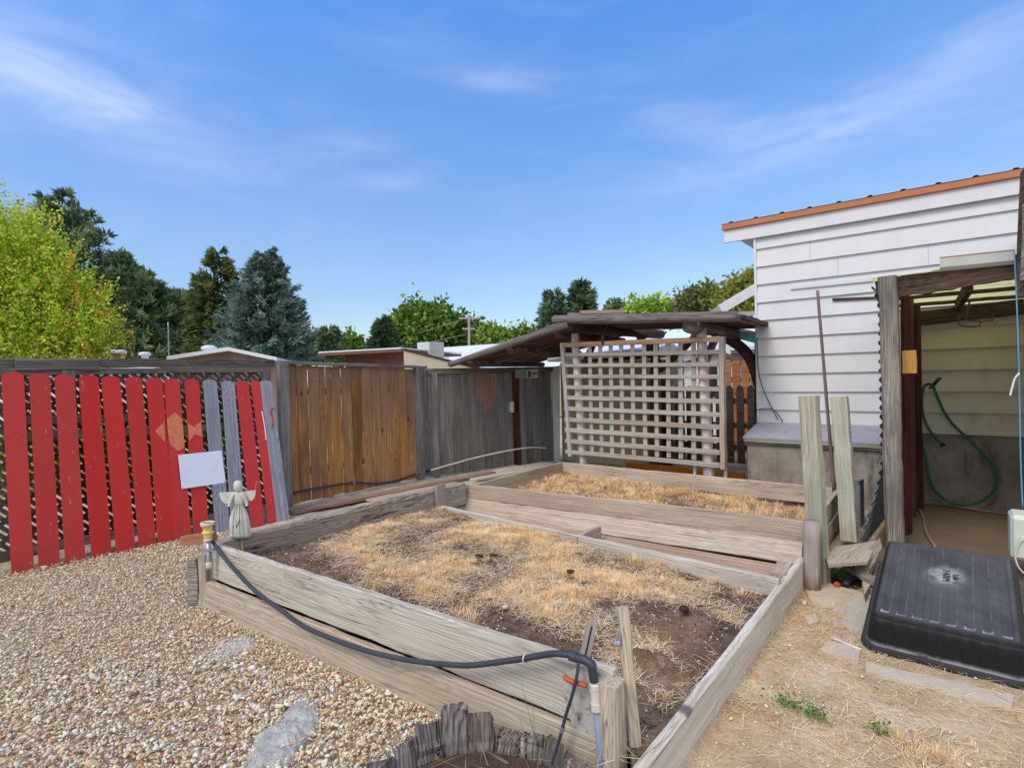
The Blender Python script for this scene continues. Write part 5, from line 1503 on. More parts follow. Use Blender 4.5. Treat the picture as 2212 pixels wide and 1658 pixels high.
# right edge: corner of the next wall with a hanging blue line and a cream box
hw = thing('house_corner', 'pale blue grey corner post and white wall at the edge of the lean-to', 'house', (.5, 5.3, 0))
c = at(2219, 900, y=5.30)
box('corner_post', (c.x, 5.26, 0), (c.x + .09, 5.36, 2.45), plain('post_bluegrey', S(176, 190, 204), .6, var=.06), hw)
mb = MB(); mb.add([(c.x + .03, 5.365, 0), (3.5, 5.365, 0), (3.5, 7.36, 0), (.66, 7.36, 0), (c.x + .03, 5.365, 2.6), (3.5, 5.365, 2.6), (3.5, 7.36, 2.6), (.66, 7.36, 2.6)], [(0, 1, 5, 4), (0, 4, 7, 3), (1, 2, 6, 5), (4, 5, 6, 7), (2, 3, 7, 6)]); mb.build('wall', M_TRIM, hw)
box('roof', (c.x + .12, 5.0, 2.605), (3.7, 7.35, 2.74), M_ROOFM, hw)
e0_ = at(2207, 440, y=4.9)
flat_plate('roof_end', [at(u, v, y=5.2) for u, v in ((2205, 372), (2225, 350), (2225, 640), (2196, 640), (2198, 520))], .04, W_BEAM, hw)
flat_plate('barge_board', [at(u, v, y=5.12) for u, v in ((2208, 440), (2240, 420), (2240, 600), (2203, 606), (2208, 520))], .03, W_GREY, hw)
tube('blue_line', [at(u, v, y=5.2) for u, v in ((2191, 540), (2194, 600), (2198, 700), (2201, 800), (2203, 900), (2205, 1000), (2209, 1095))], .0045, M_CORDB); tag(bpy.data.objects['blue_line'], 'thin blue line hanging down the wall corner above the cream box', 'cord')
tube('white_strap', [at(u, v, y=5.17) for u, v in ((2202, 805), (2192, 818), (2186, 838), (2182, 854))], .006, M_TRIM); tag(bpy.data.objects['white_strap'], 'short white strap curling off the hanging blue line', 'strap')
mx = thing('meter_box', 'cream utility box mounted low on the corner post with a thin cable', 'utility box', at(2200, 1155, y=5.05))
q0 = at(2183, 1206, y=5.0); q1 = at(2186, 1110, y=5.0)
box('housing', (q0.x, 4.98, q0.z), (q0.x + .26, 5.2, q1.z), M_METER, mx, .02)
box('cover', (q0.x + .012, 4.966, q0.z + .02), (q0.x + .245, 4.985, q1.z - .02), M_METER, mx, .008)
box('latch', (q0.x + .05, 4.955, (q0.z + q1.z) / 2 - .015), (q0.x + .08, 4.967, (q0.z + q1.z) / 2 + .015), M_PVC, mx, .003)
tube('cable', [at(u, v, y=4.95) for u, v in ((2206, 1165), (2198, 1180), (2193, 1200), (2199, 1222), (2212, 1238))], .005, M_PVC, mx)

# ------------------------------------------------------------------ log arbour with its two roof planes
ab = thing('log_arbour', 'log arbour with a dark slab roof over the far bed', 'arbour', (-3, 7, 0))
BX = {0: -3.96, 1: -2.25}
posts = []
for (u0, v0, u1, v1_, y, r) in ((1260, 1003, 1241, 712, 6.50, .060), (1531, 1030, 1515, 716, 6.50, .064)):
    a = at(u0, v0, y=y); b = at(u1, v1_, y=y); a = a + (a - b) * .25; a.z = max(a.z, -.05)
    posts.append((a, b)); log('post', a, b + UPV * .04, r, r * .93, W_LOG, ab, lump=.05, sides=18)
# long beams on the posts, running away
beams = []
for (u0, v0, u1, v1_, x) in ((1217, 705, 1428, 722, None), (1489, 704, 1634, 727, None)):
    i = len(beams); a = at(u0, v0, y=6.2); b = at(u1, v1_, y=8.9)
    log('beam', a, b, .085, .075, W_DARK if i == 0 else W_EDGE, ab, lump=.1, sides=16); beams.append((a, b))
# far posts with curved braces
for (u, y) in ((1414, 8.0), (1641, 7.9)):
    a = at(u, 1010, y=y); b = at(u, 735, y=y); log('post', (a.x, a.y, 0), b, .07, .065, W_DARK, ab)
log('brace', at(1395, 730, y=7.9), at(1352, 712, y=7.8) , .05, .05, W_DARK, ab)
log('brace', at(1432, 800, y=8.0), at(1380, 728, y=8.0), .055, .05, W_DARK, ab, bow=.03)
log('brace', at(1432, 790, y=8.0), at(1508, 716, y=8.0), .055, .05, W_DARK, ab, bow=-.03)
tube('brace', [at(1563, 726, y=7.9), at(1590, 742, y=7.9), at(1612, 762, y=7.9), at(1628, 790, y=7.9), at(1640, 830, y=7.9)], [.075] * 33, W_DARK, ab, sides=14)
log('brace', at(1515, 800, y=6.62), at(1548, 724, y=6.9), .045, .05, W_EDGE, ab)
log('brace', at(1262, 790, y=6.7), at(1290, 722, y=7.2), .05, .05, W_DARK, ab)
# flat roof plane
def roofline(y, x):   # height of the flat plane
    return 2.28 - (x + 4.15) * .067 - (y - 6.15) * .02
e_l, e_r = at(1197, 691, y=6.12), at(1590, 683, y=6.12)
log('roof_log', e_l, e_r, .062, .058, W_EDGE, ab, lump=.08, sides=14, segs=30)
y = 6.26; k = 0
while y < 7.75:
    w = random.uniform(.13, .17); zl, zr = roofline(y, -4.15), roofline(y, -1.72)
    board('roof_slab', (-4.15 - random.random() * .05, y + w / 2, zl), (-1.72 + random.random() * .04, y + w / 2, zr), w, .05, Vector((0, 1, 0)), W_DARK, ab, segs=14, jit=.004, cham=.012)
    y += w + .004
board('roof_edge', at(1591, 685, y=6.2), at(1658, 702, y=7.75), .07, .05, UPV, W_EDGE, ab, jit=.004)
# sloping plane over the grey fence
s_t, s_b = at(1228, 699, y=6.12), at(972, 787, y=6.12)
log('roof_log', s_t, s_b, .058, .045, W_EDGE, ab, lump=.1, sides=14, segs=26)
sdir = (s_b - s_t)
y = 6.22; 
while y < 8.3:
    w = random.uniform(.11, .15)
    a = s_t + Vector((0, y + w / 2 - 6.12, .03)); b = s_b + Vector((random.uniform(-.05, .08), y + w / 2 - 6.12, .02))
    board('roof_slab', a, b, w, .05, Vector((0, 1, 0)), W_DARK, ab, segs=14, jit=.004, cham=.014)
    y += w + random.choice((.004, .008, .03, .05))
for t in (.12, .5, .86):
    a = s_t.lerp(s_b, t); log('rafter', a + Vector((0, .1, -.07)), a + Vector((0, 2.1, -.08)), .045, .04, W_DARK, ab)
# odd boards lying on the roof and the scraps of green tarp
for (u0, v0, u1, v1_, w, y, lb) in ((1255, 676, 1288, 668, .12, 6.7, 'curled pale board end lying on the log arbour roof'), (1228, 681, 1250, 676, .1, 6.6, 'small broken board on the arbour roof near the curled one')):
    o = board('roof_scrap', at(u0, v0, y=y), at(u1 + 60, v1_ + 6, y=y + .5), w, .03, Vector((.2, 1, .3)), W_PLANK, None); tag(o, lb, 'board')
tp = thing('tarp_scrap', 'scraps of green tarp at the end of the log arbour roof', 'tarp', at(1615, 700, y=6.6))
flat_plate('tarp_strip', [at(u, v, y=6.25) for u, v in ((1588, 677), (1597, 676), (1599, 690), (1590, 692))], .01, M_TARP, tp)
flat_plate('tarp_strip', [at(u, v, y=7.0) for u, v in ((1598, 722), (1640, 730), (1634, 742), (1600, 733))], .006, M_TARP, tp)
for u, v in ((1640, 690), (1652, 694)):
    flat_plate('tarp_strip', [at(u - 8, v, y=7.6), at(u + 8, v + 3, y=7.6), at(u + 9, v + 9, y=7.6), at(u - 8, v + 6, y=7.6)], .006, M_TARP, tp)
hg = thing('hanging_ornament', 'dark wind chime hanging under the arbour roof above the trellis', 'wind chime', at(1268, 730, y=6.6))
tube('cord', [at(1310, 694, y=6.3), at(1311, 705, y=6.3), at(1304, 716, y=6.4), at(1301, 728, y=6.4)], .006, M_STEELD, hg)
mb = MB(); c = at(1302, 734, y=6.4); mb.tube([c + UPV * .05, c + UPV * .02, c - UPV * .06], [.012, .022, .018], 8); mb.tube([c - UPV * .06, c - UPV * .10], .006, 6); mb.build('chime', M_STEELD, hg)

# trellis
TY = 6.42
tr = thing('trellis', 'square wooden trellis fixed across the log posts above the far bed', 'trellis', at(1390, 870, y=TY))
tl, trr, bl, br = at(1226, 748, y=TY), at(1556, 735, y=TY), at(1243, 983, y=TY), at(1556, 1007, y=TY)
frame_l = (at(1215, 740, y=TY), at(1233, 985, y=TY)); frame_r = (at(1560, 727, y=TY), at(1563, 1012, y=TY))
board('side_frame', frame_l[1], frame_l[0], .055, .06, Vector((1, 0, 0)), W_TREL, tr)
board('side_frame', frame_r[1], frame_r[0], .055, .09, Vector((1, 0, 0)), W_TREL, tr)
NH = 11
ly = [(455, 490), (533, 560), (614, 640), (696, 722), (778, 806), (858, 886), (941, 970), (1024, 1055), (1103, 1135), (1187, 1218), (1270, 1300)]
ry = [(410, 442), (507, 540), (605, 635), (698, 728), (793, 824), (886, 918), (988, 1018), (1082, 1114), (1180, 1212), (1277, 1310), (1375, 1408)]
Z4 = lambda a, b: ((1600 + a / 2.551) * .72, (850 + b / 2.551) * .72)
for i, ((a0, a1), (c0, c1)) in enumerate(zip(ly, ry)):
    p = at(*Z4(224 + 2.4 * i, (a0 + a1) / 2), y=TY - .012); q = at(*Z4(1428, (c0 + c1) / 2), y=TY - .012)
    wd = (at(*Z4(238, a0), y=TY) - at(*Z4(238, a1), y=TY)).length
    board('slat', p, q, wd, .018, UPV, W_TRELO if i == 0 else W_TREL, tr, segs=10, jit=.0012, cham=.002)
tx = [(420, 445), (497, 525), (578, 605), (658, 685), (743, 772), (832, 862), (922, 950), (1017, 1045), (1112, 1140), (1212, 1240)]
bx = [(438, 462), (512, 540), (592, 618), (673, 700), (757, 785), (845, 873), (934, 962), (1025, 1053), (1118, 1146), (1213, 1243)]
for i, ((a0, a1), (c0, c1)) in enumerate(zip(tx, bx)):
    f = i / 9; vt = 472 - 40 * f; vb = 1285 + 60 * f
    p = at(*Z4((c0 + c1) / 2, vb), y=TY + .010); q = at(*Z4((a0 + a1) / 2, vt), y=TY + .010)
    board('upright', p, q, .054, .018, Vector((1, 0, 0)), W_TRELO if 7 <= i <= 9 and False else W_TREL, tr, segs=10, jit=.0012, cham=.002)
for (u, dv) in ((1501, 40), (1567, 40)):
    a = at(u, 985 if u < 1520 else 1010, y=6.47); b = at(u, 1030, y=6.47); tube('white_stub', [a, a.lerp(b, .5), b - UPV * .1], .02, M_PVC)
tag(bpy.data.objects['white_stub'], 'white pipe stub rising behind the bed under the trellis, nearer the log post', 'pipe', 'white pipe stubs')
tag(bpy.data.objects['white_stub.001'], 'white pipe stub rising behind the bed at the trellis corner', 'pipe', 'white pipe stubs')

# ------------------------------------------------------------------ metal shed and what stands beyond the trellis
ms = thing('metal_shed', 'low olive metal shed with a white roof edge behind the trellis', 'shed', (-4.5, 8.4, 0))
MX0, MX1, MY = -5.34, -3.70, 8.15
box('wall', (MX0, MY, 0), (MX1, MY + 1.6, 1.74), M_OLIVE, ms, .006)
for i in range(9):
    x = MX0 + .06 + i * .19; mb = MB(); mb.box((x, MY - .012, .03), (x + .02, MY - .001, 1.70)); mb.build('wall_rib', M_OLIVE, ms)
mb = MB(); mb.add([(MX0 - .2, MY - .10, 1.76), (MX1 + .1, MY - .10, 1.80), (MX1 + .1, MY + 1.7, 1.80), (MX0 - .2, MY + 1.7, 1.76), (MX0 - .2, MY - .10, 1.83), (MX1 + .1, MY - .10, 1.88), (MX1 + .1, MY + .8, 2.02), (MX0 - .2, MY + .8, 1.98)], [(0, 1, 2, 3), (0, 1, 5, 4), (4, 5, 6, 7), (7, 6, 2, 3), (0, 4, 7, 3), (1, 5, 6, 2)]); mb.build('roof', M_ROOFW, ms)
pn = thing('metal_sheet', 'pale metal panel with a ragged edge closing the gap by the olive shed', 'panel', (-5.4, 8.05, 0))
pc_ = [(1208, 790), (1190, 792), (1178, 806), (1173, 830), (1174, 900), (1176, 960), (1180, 1000), (1208, 996)]
pts = [at(u, v, y=8.02) for u, v in pc_]
rag = []
for i, p in enumerate(pts):
    rag.append(p)
    if 3 <= i <= 5:
        nx_ = pts[i + 1]
        for k in range(1, 7): q = p.lerp(nx_, k / 7); q.x += random.uniform(-.012, .012); rag.append(q)
flat_plate('sheet', rag, .012, M_PALE, pn)
mb = MB(); a, b = at(1190, 800, y=8.0), at(1193, 996, y=8.0); mb.tube([a, b], .012, 6); a, b = at(1207, 790, y=8.0), at(1207, 996, y=8.0); mb.tube([a, b], .018, 6); mb.build('seam', M_PALE, pn)
bb = box('base_board', (-3.55, 7.05, .03), (-1.95, 7.09, .26), W_ORB, None); tag(bb, 'orange brown board on edge behind the far bed below the trellis', 'board')
# reddish boards standing beside the shed
for (u, y, w, m, lb) in ((1440, 8.6, .16, W_RBROWN, 'red brown board standing upright beside the olive shed door'), (1468, 8.9, .14, W_DARK, 'dark board standing next to the red brown one behind the trellis')):
    p = at(u, 900, y=y); o = board('upright_board', (p.x, p.y, 0), (p.x, p.y, 1.45 if m is W_RBROWN else 1.3), w, .04, Vector((1, 0, 0)), m, None); tag(o, lb, 'board')
# dark picket fence and the orange one behind it
pf = thing('picket_fence', 'low charcoal picket fence with rounded tops beyond the trellis', 'picket fence', (-3, 9.3, 0))
x = at(1470, 900, y=9.3).x
while x < -1.95:
    w = .115; plate('picket', [(-w / 2, 0), (w / 2, 0), (w / 2, 1.2), (w * .36, 1.25), (w * .15, 1.275), (-w * .15, 1.275), (-w * .36, 1.25), (-w / 2, 1.2)], .02, frame((x, 9.30, 0), (1, 0, 0), UPV), W_FPICK, pf); x += .168
for z in (.25, .62, 1.02): board('rail', (at(1465, 900, y=9.34).x, 9.345, z), (-1.88, 9.345, z), .09, .04, UPV, W_FPICK, pf)
of = thing('picket_fence', 'tall orange stained picket fence behind the charcoal one', 'picket fence', (-2.5, 10.4, 0))
x = at(1572, 850, y=10.4).x
while x < -2.0:
    w = .14; h = 1.72; plate('picket', [(-w / 2, 0), (w / 2, 0), (w / 2, h - .06), (w * .34, h - .01), (w * .12, h), (-w * .12, h), (-w * .34, h - .01), (-w / 2, h - .06)], .02, frame((x, 10.4, 0), (1, 0, 0), UPV), W_FORA, of); x += .16
board('rail', (at(1570, 850, y=10.4).x, 10.43, 1.35), (-2.0, 10.43, 1.35), .09, .04, UPV, W_FORA, of)
# small pale shed with a gable and the long white house behind
g1 = thing('garden_shed', 'small pale green gabled shed beyond the charcoal pickets', 'shed', (-4.2, 13, 0))
zq4 = lambda a, b: ((1900 + a / 3.684) * .72, (1000 + b / 3.684) * .72)
GYY = 13.0
front = [at(*zq4(a, b), y=GYY) for a, b in ((560, 330), (900, 232), (1150, 330), (1150, 345))]
xl, xr = front[0].x, front[2].x; zp = front[1].z; ze = front[2].z; xm = front[1].x
mb = MB(); mb.add([(xl, GYY, 0), (xr, GYY, 0), (xr, GYY, ze), (xm, GYY, zp), (xl, GYY, ze), (xl, GYY + 2.5, 0), (xr, GYY + 2.5, 0), (xr, GYY + 2.5, ze), (xm, GYY + 2.5, zp), (xl, GYY + 2.5, ze)], [(0, 1, 2, 3, 4), (1, 6, 7, 2), (0, 4, 9, 5), (5, 9, 8, 7, 6)]); mb.build('wall', M_WALLG, g1)
mb = MB()
for (xa, za, xb, zb_) in ((xl - .1, ze - .03, xm, zp + .02), (xm, zp + .02, xr + .12, ze - .04)):
    mb.add([(xa, GYY - .15, za), (xb, GYY - .15, zb_), (xb, GYY + 2.6, zb_), (xa, GYY + 2.6, za), (xa, GYY - .15, za + .05), (xb, GYY - .15, zb_ + .05), (xb, GYY + 2.6, zb_ + .05), (xa, GYY + 2.6, za + .05)], [(0, 3, 2, 1), (4, 5, 6, 7), (0, 1, 5, 4), (2, 3, 7, 6), (0, 4, 7, 3), (1, 2, 6, 5)])
mb.build('roof', W_BEAM, g1)
dd = [at(*zq4(a, b), y=GYY - .02) for a, b in ((835, 362), (925, 362), (925, 700), (835, 700))]; flat_plate('door', dd, .03, M_GLASS, g1)


def house(name, label, pts_px, y, depth, mroof, mwall, zw_drop, extra=None, thick=.10):
    """long low house seen over the fence: eave line from pixel points at distance plane y, roof rising away"""
    h = thing(name, label, 'house', at(*pts_px[0], y=y))
    a, b = at(*pts_px[0], y=y), at(*pts_px[1], y=y)
    mb = MB(); up = Vector((0, depth / 2, zw_drop))
    for (p, q, r_, s) in ((a, b, b + up, a + up), (a + up, b + up, b + Vector((0, depth, 0)), a + Vector((0, depth, 0)))):
        mb.add([p, q, r_, s, p - UPV * thick, q - UPV * thick, r_ - UPV * thick, s - UPV * thick], [(0, 1, 2, 3), (4, 7, 6, 5), (0, 4, 5, 1), (1, 5, 6, 2), (3, 2, 6, 7), (0, 3, 7, 4)])
    mb.build('roof', mroof, h)
    x0, x1 = min(a.x, b.x) + .25, max(a.x, b.x) - .25
    zt = min(a.z, b.z) - thick
    mb = MB(); mb.add([(x0, y + .3, 0), (x1, y + .3, 0), (x1, y + .3, zt), (x0, y + .3, zt), (x0, y + depth - .3, 0), (x1, y + depth - .3, 0), (x1, y + depth - .3, zt), (x0, y + depth - .3, zt), (x0, y + depth / 2, zt + zw_drop - .05), (x1, y + depth / 2, zt + zw_drop - .05)], [(0, 1, 2, 3), (5, 4, 7, 6), (1, 5, 6, 9, 2), (4, 0, 3, 8, 7)])
    mb.build('wall', mwall, h); return h


h1 = house('mobile_home', 'long white mobile home beyond the arbour and pickets', ((1195, 765), (1760, 742)), 17.0, 5, M_ROOFW, M_WALLW, .55)
for u in (1520, 1560):
    pass
h2 = house('mobile_home', 'white roofed home whose pale roof shows past the arbour slope', ((700, 812), (1190, 800)), 15.5, 7, M_ROOFW, M_CREAM, at(960, 751, y=19).z - at(960, 806, y=15.5).z)
v0 = at(1010, 772, y=17.5)
for (u, v, w) in ((957, 770, .35), (1038, 785, .22)):
    c = at(u, v, y=16.6); box('roof_vent', c - Vector((w / 2, .1, .2)), c + Vector((w / 2, .2, .06)), M_ROOFW, h2)
# red brown flat roofed house with a cream side wall
h3 = thing('flat_roof_house', 'red brown house with a flat overhanging roof and cream side wall', 'house', at(780, 780, d=15))
D3 = 14.5
rl, rr_ = at(688, 763, d=D3 + 2.2), at(866, 754, d=D3)
back = Vector((Fh.x, Fh.y, 0)) * 4.5 + Vector((Rh.x, Rh.y, 0)) * 1.2
mb = MB(); th_ = .07
mb.add([rl, rr_, rr_ + back, rl + back, rl - UPV * th_, rr_ - UPV * th_, rr_ + back - UPV * th_, rl + back - UPV * th_], [(0, 1, 2, 3), (4, 7, 6, 5), (0, 4, 5, 1), (1, 5, 6, 2), (3, 2, 6, 7), (0, 3, 7, 4)]); mb.build('roof', M_BROWNW, h3)
mb = MB(); mb.add([rl + UPV * .01, rr_ + UPV * .01, rr_ + back + UPV * .01, rl + back + UPV * .01, rl + UPV * .05, rr_ + UPV * .05, rr_ + back + UPV * .05, rl + back + UPV * .05], [(4, 5, 6, 7), (0, 1, 5, 4), (1, 2, 6, 5), (3, 0, 4, 7)]); mb.build('roof_edge', M_ROOFW, h3)
wl0 = rl.lerp(rr_, .2) + back * .14 - UPV * th_; wl1 = rl.lerp(rr_, 1.0) + back * .10 - UPV * th_
mb = MB(); mb.add([wl0, wl1, Vector((wl1.x, wl1.y, 0)), Vector((wl0.x, wl0.y, 0))], [(0, 1, 2, 3)]); mb.build('wall', M_BROWNW, h3)
sw = [at(u, v, d=D3 + .1) for u, v in ((868, 759), (902, 770), (1036, 795))]
e1_ = at(872, 757, d=D3 - .1); e2_ = at(1045, 800, d=D3 + 1.2); e3_ = Vector((e2_.x, e2_.y, 0)); e4_ = Vector((e1_.x, e1_.y, 0))
mb = MB(); mb.add([e1_, e2_, e3_, e4_], [(0, 1, 2, 3)]); mb.build('side_wall', M_CREAM, h3)
mb = MB(); mb.bar(e1_ + UPV * .03, e2_ + UPV * .03, .06, .05, UPV); mb.build('barge_board', W_BEAM, h3)
t0, t1 = at(893, 800, d=D3 - .25), at(1045, 805, d=D3 + .8); mb = MB(); mb.bar(t0, t1, .10, .05, UPV); mb.build('trim_board', W_ORB, h3)
c = at(931, 748, d=D3 + 2.0); box('roof_unit', c + Vector((-.28, -.3, -.35)), c + Vector((.25, .3, .12)), M_PALE, h3)
# white gabled home beyond the lattice fence
h4 = thing('mobile_home', 'white mobile home with a low gable beyond the lattice fence', 'house', at(493, 775, d=14))
D4 = 13.5
gl_, gp_, gr_ = at(360, 777, d=D4), at(492, 757, d=D4), at(598, 779, d=D4)
bk = Vector((Fh.x, Fh.y, 0)) * 9 - Vector((Rh.x, Rh.y, 0)) * 2.5
mb = MB()
for a, b in ((gl_, gp_), (gp_, gr_)):
    mb.add([a, b, b + bk, a + bk, a + UPV * .09, b + UPV * .09, b + bk + UPV * .09, a + bk + UPV * .09], [(0, 3, 2, 1), (4, 5, 6, 7), (0, 1, 5, 4), (1, 2, 6, 5), (3, 0, 4, 7)])
mb.build('roof', M_ROOFW, h4)
bk2 = bk.normalized() * .25
mb = MB(); mb.add([gl_ + bk2, gp_ + bk2, gr_ + bk2, Vector((gr_.x, gr_.y, 0)) + bk2, Vector((gl_.x, gl_.y, 0)) + bk2], [(0, 1, 2, 3, 4)]); mb.build('wall', plain('wall_taupe', S(140, 116, 112), .8), h4)
c = at(452, 762, d=D4 + 1.2)
lathe('roof_vent', [(.13, -.25), (.13, -.02), (.19, -.01), (.19, .06), (.1, .10)], M_ROOFW, h4, Matrix.Translation(c + UPV * .1), 16)
h5 = thing('mobile_home', 'mobile home roof with vents just showing above the lattice fence rail', 'house', at(250, 790, d=14.5))
c0_, c1_ = at(-60, 800, d=15), at(352, 800, d=15)
mb = MB(); bk3 = Vector((Fh.x, Fh.y, 0)) * 4; mb.add([c0_, c1_, c1_ + bk3, c0_ + bk3, c0_ + UPV * .1, c1_ + UPV * .1, c1_ + bk3 + UPV * .1, c0_ + bk3 + UPV * .1], [(0, 3, 2, 1), (4, 5, 6, 7), (0, 1, 5, 4), (1, 2, 6, 5), (0, 4, 7, 3), (3, 7, 6, 2)]); mb.build('roof', M_ROOFW, h5)
mb = MB(); mb.add([c0_ + bk3 * .05, c1_ + bk3 * .05, Vector((c1_.x, c1_.y, 0)) + bk3 * .05, Vector((c0_.x, c0_.y, 0)) + bk3 * .05], [(0, 1, 2, 3)]); mb.build('wall', M_WALLW, h5)
c = at(251, 765, d=15.2); lathe('chimney', [(.16, -.5), (.16, .02)], M_BROWNW, h5, Matrix.Translation(c), 14); lathe('chimney_cap', [(.24, .021), (.25, .04), (.25, .10), (.2, .12)], M_ROOFW, h5, Matrix.Translation(c), 14)
for u in (257, 313):
    c = at(u if u > 300 else 186, 766, d=15.4); lathe('roof_vent', [(.09, -.4), (.09, -.03), (.15, -.02), (.15, .05), (.08, .08)], M_ROOFW, h5, Matrix.Translation(c), 14)
mp = at(363, 775, d=14.6); log('antenna_pole', (mp.x, mp.y, 0), at(363, 696, d=14.6), .02, .015, M_GALV, None, lump=0, sides=8); tag(bpy.data.objects['antenna_pole'], 'thin grey antenna pole rising above the lattice fence', 'pole')
# striped carport gable beside the white building
cpn = thing('carport', 'white carport roof with a slatted soffit behind the white building', 'carport', at(1600, 660, d=13))
DC = 13.0
k0, k1 = at(1556, 668, d=DC), at(1700, 583, d=DC)
mb = MB(); mb.bar(k0, k1, .22, .08, UPV); mb.build('barge_board', M_TRIM, cpn)
mb = MB(); bkc = Vector((Fh.x, Fh.y, 0)) * 2.2
for i in range(7):
    f0, f1 = i / 7, (i + .82) / 7
    a = k0 - UPV * .12 + bkc * f0; b = k1 - UPV * .12 + bkc * f0; a2 = k0 - UPV * .12 + bkc * f1; b2 = k1 - UPV * .12 + bkc * f1
    mb.add([a, b, b2, a2, a + UPV * .02, b + UPV * .02, b2 + UPV * .02, a2 + UPV * .02], [(0, 1, 2, 3), (4, 7, 6, 5), (0, 4, 5, 1), (3, 2, 6, 7)])
mb.build('soffit_slat', plain('soffit_olive', S(150, 148, 118), .7), cpn)
b0_, b1_ = at(1560, 679, d=DC + .3), at(1700, 674, d=DC + .3); mb = MB(); mb.bar(b0_, b1_, .1, .06, UPV); mb.build('cross_beam', M_TRIM, cpn)
for u in (1572, 1690):
    q = at(u, 700, d=DC + .3); mb = MB(); mb.box((q.x - .05, q.y - .05, 0), (q.x + .05, q.y + .05, at(u, 680, d=DC + .3).z)); mb.build('post', M_TRIM, cpn)

M_POLE = plain('pole_grey', S(176, 164, 148), .85)
# utility pole and wires
up_ = thing('utility_pole', 'wooden utility pole with two crossarms before the green trees', 'utility pole', at(1013, 800, d=42))
q = at(1013, 800, d=42); qt = at(1013, 680, d=42); mb = MB(); mb.tube([(q.x, q.y, 0), (qt.x, qt.y, qt.z)], [.13, .09], 10); mb.build('pole', M_POLE, up_)
for v, w in ((687, 22), (710, 14)):
    mb = MB(); mb.bar(at(1013 - w, v, d=42), at(1013 + w, v, d=42), .12, .12, UPV); mb.build('crossarm', M_POLE, up_)
for i, (pts, lb) in enumerate((([(905, 719), (960, 702), (1000, 690)], 'upper power line running from the pole to the spruce side'), ([(900, 748), (950, 734), (1008, 722)], 'lower power line running from the pole over the cream gable'), ([(1018, 690), (1040, 718), (1058, 740)], 'guy wire slanting down from the pole top to the white roof'))):
    P_ = [at(u, v, d=42) for u, v in pts]
    tube('power_line', P_, .02, M_WIRE); o = bpy.data.objects['power_line' + ('' if i == 0 else '.%03d' % i)]; tag(o, lb, 'wire', 'wires at the utility pole')

# ------------------------------------------------------------------ trees
def unit(a): return a / (np.linalg.norm(a, axis=1, keepdims=True) + 1e-9)


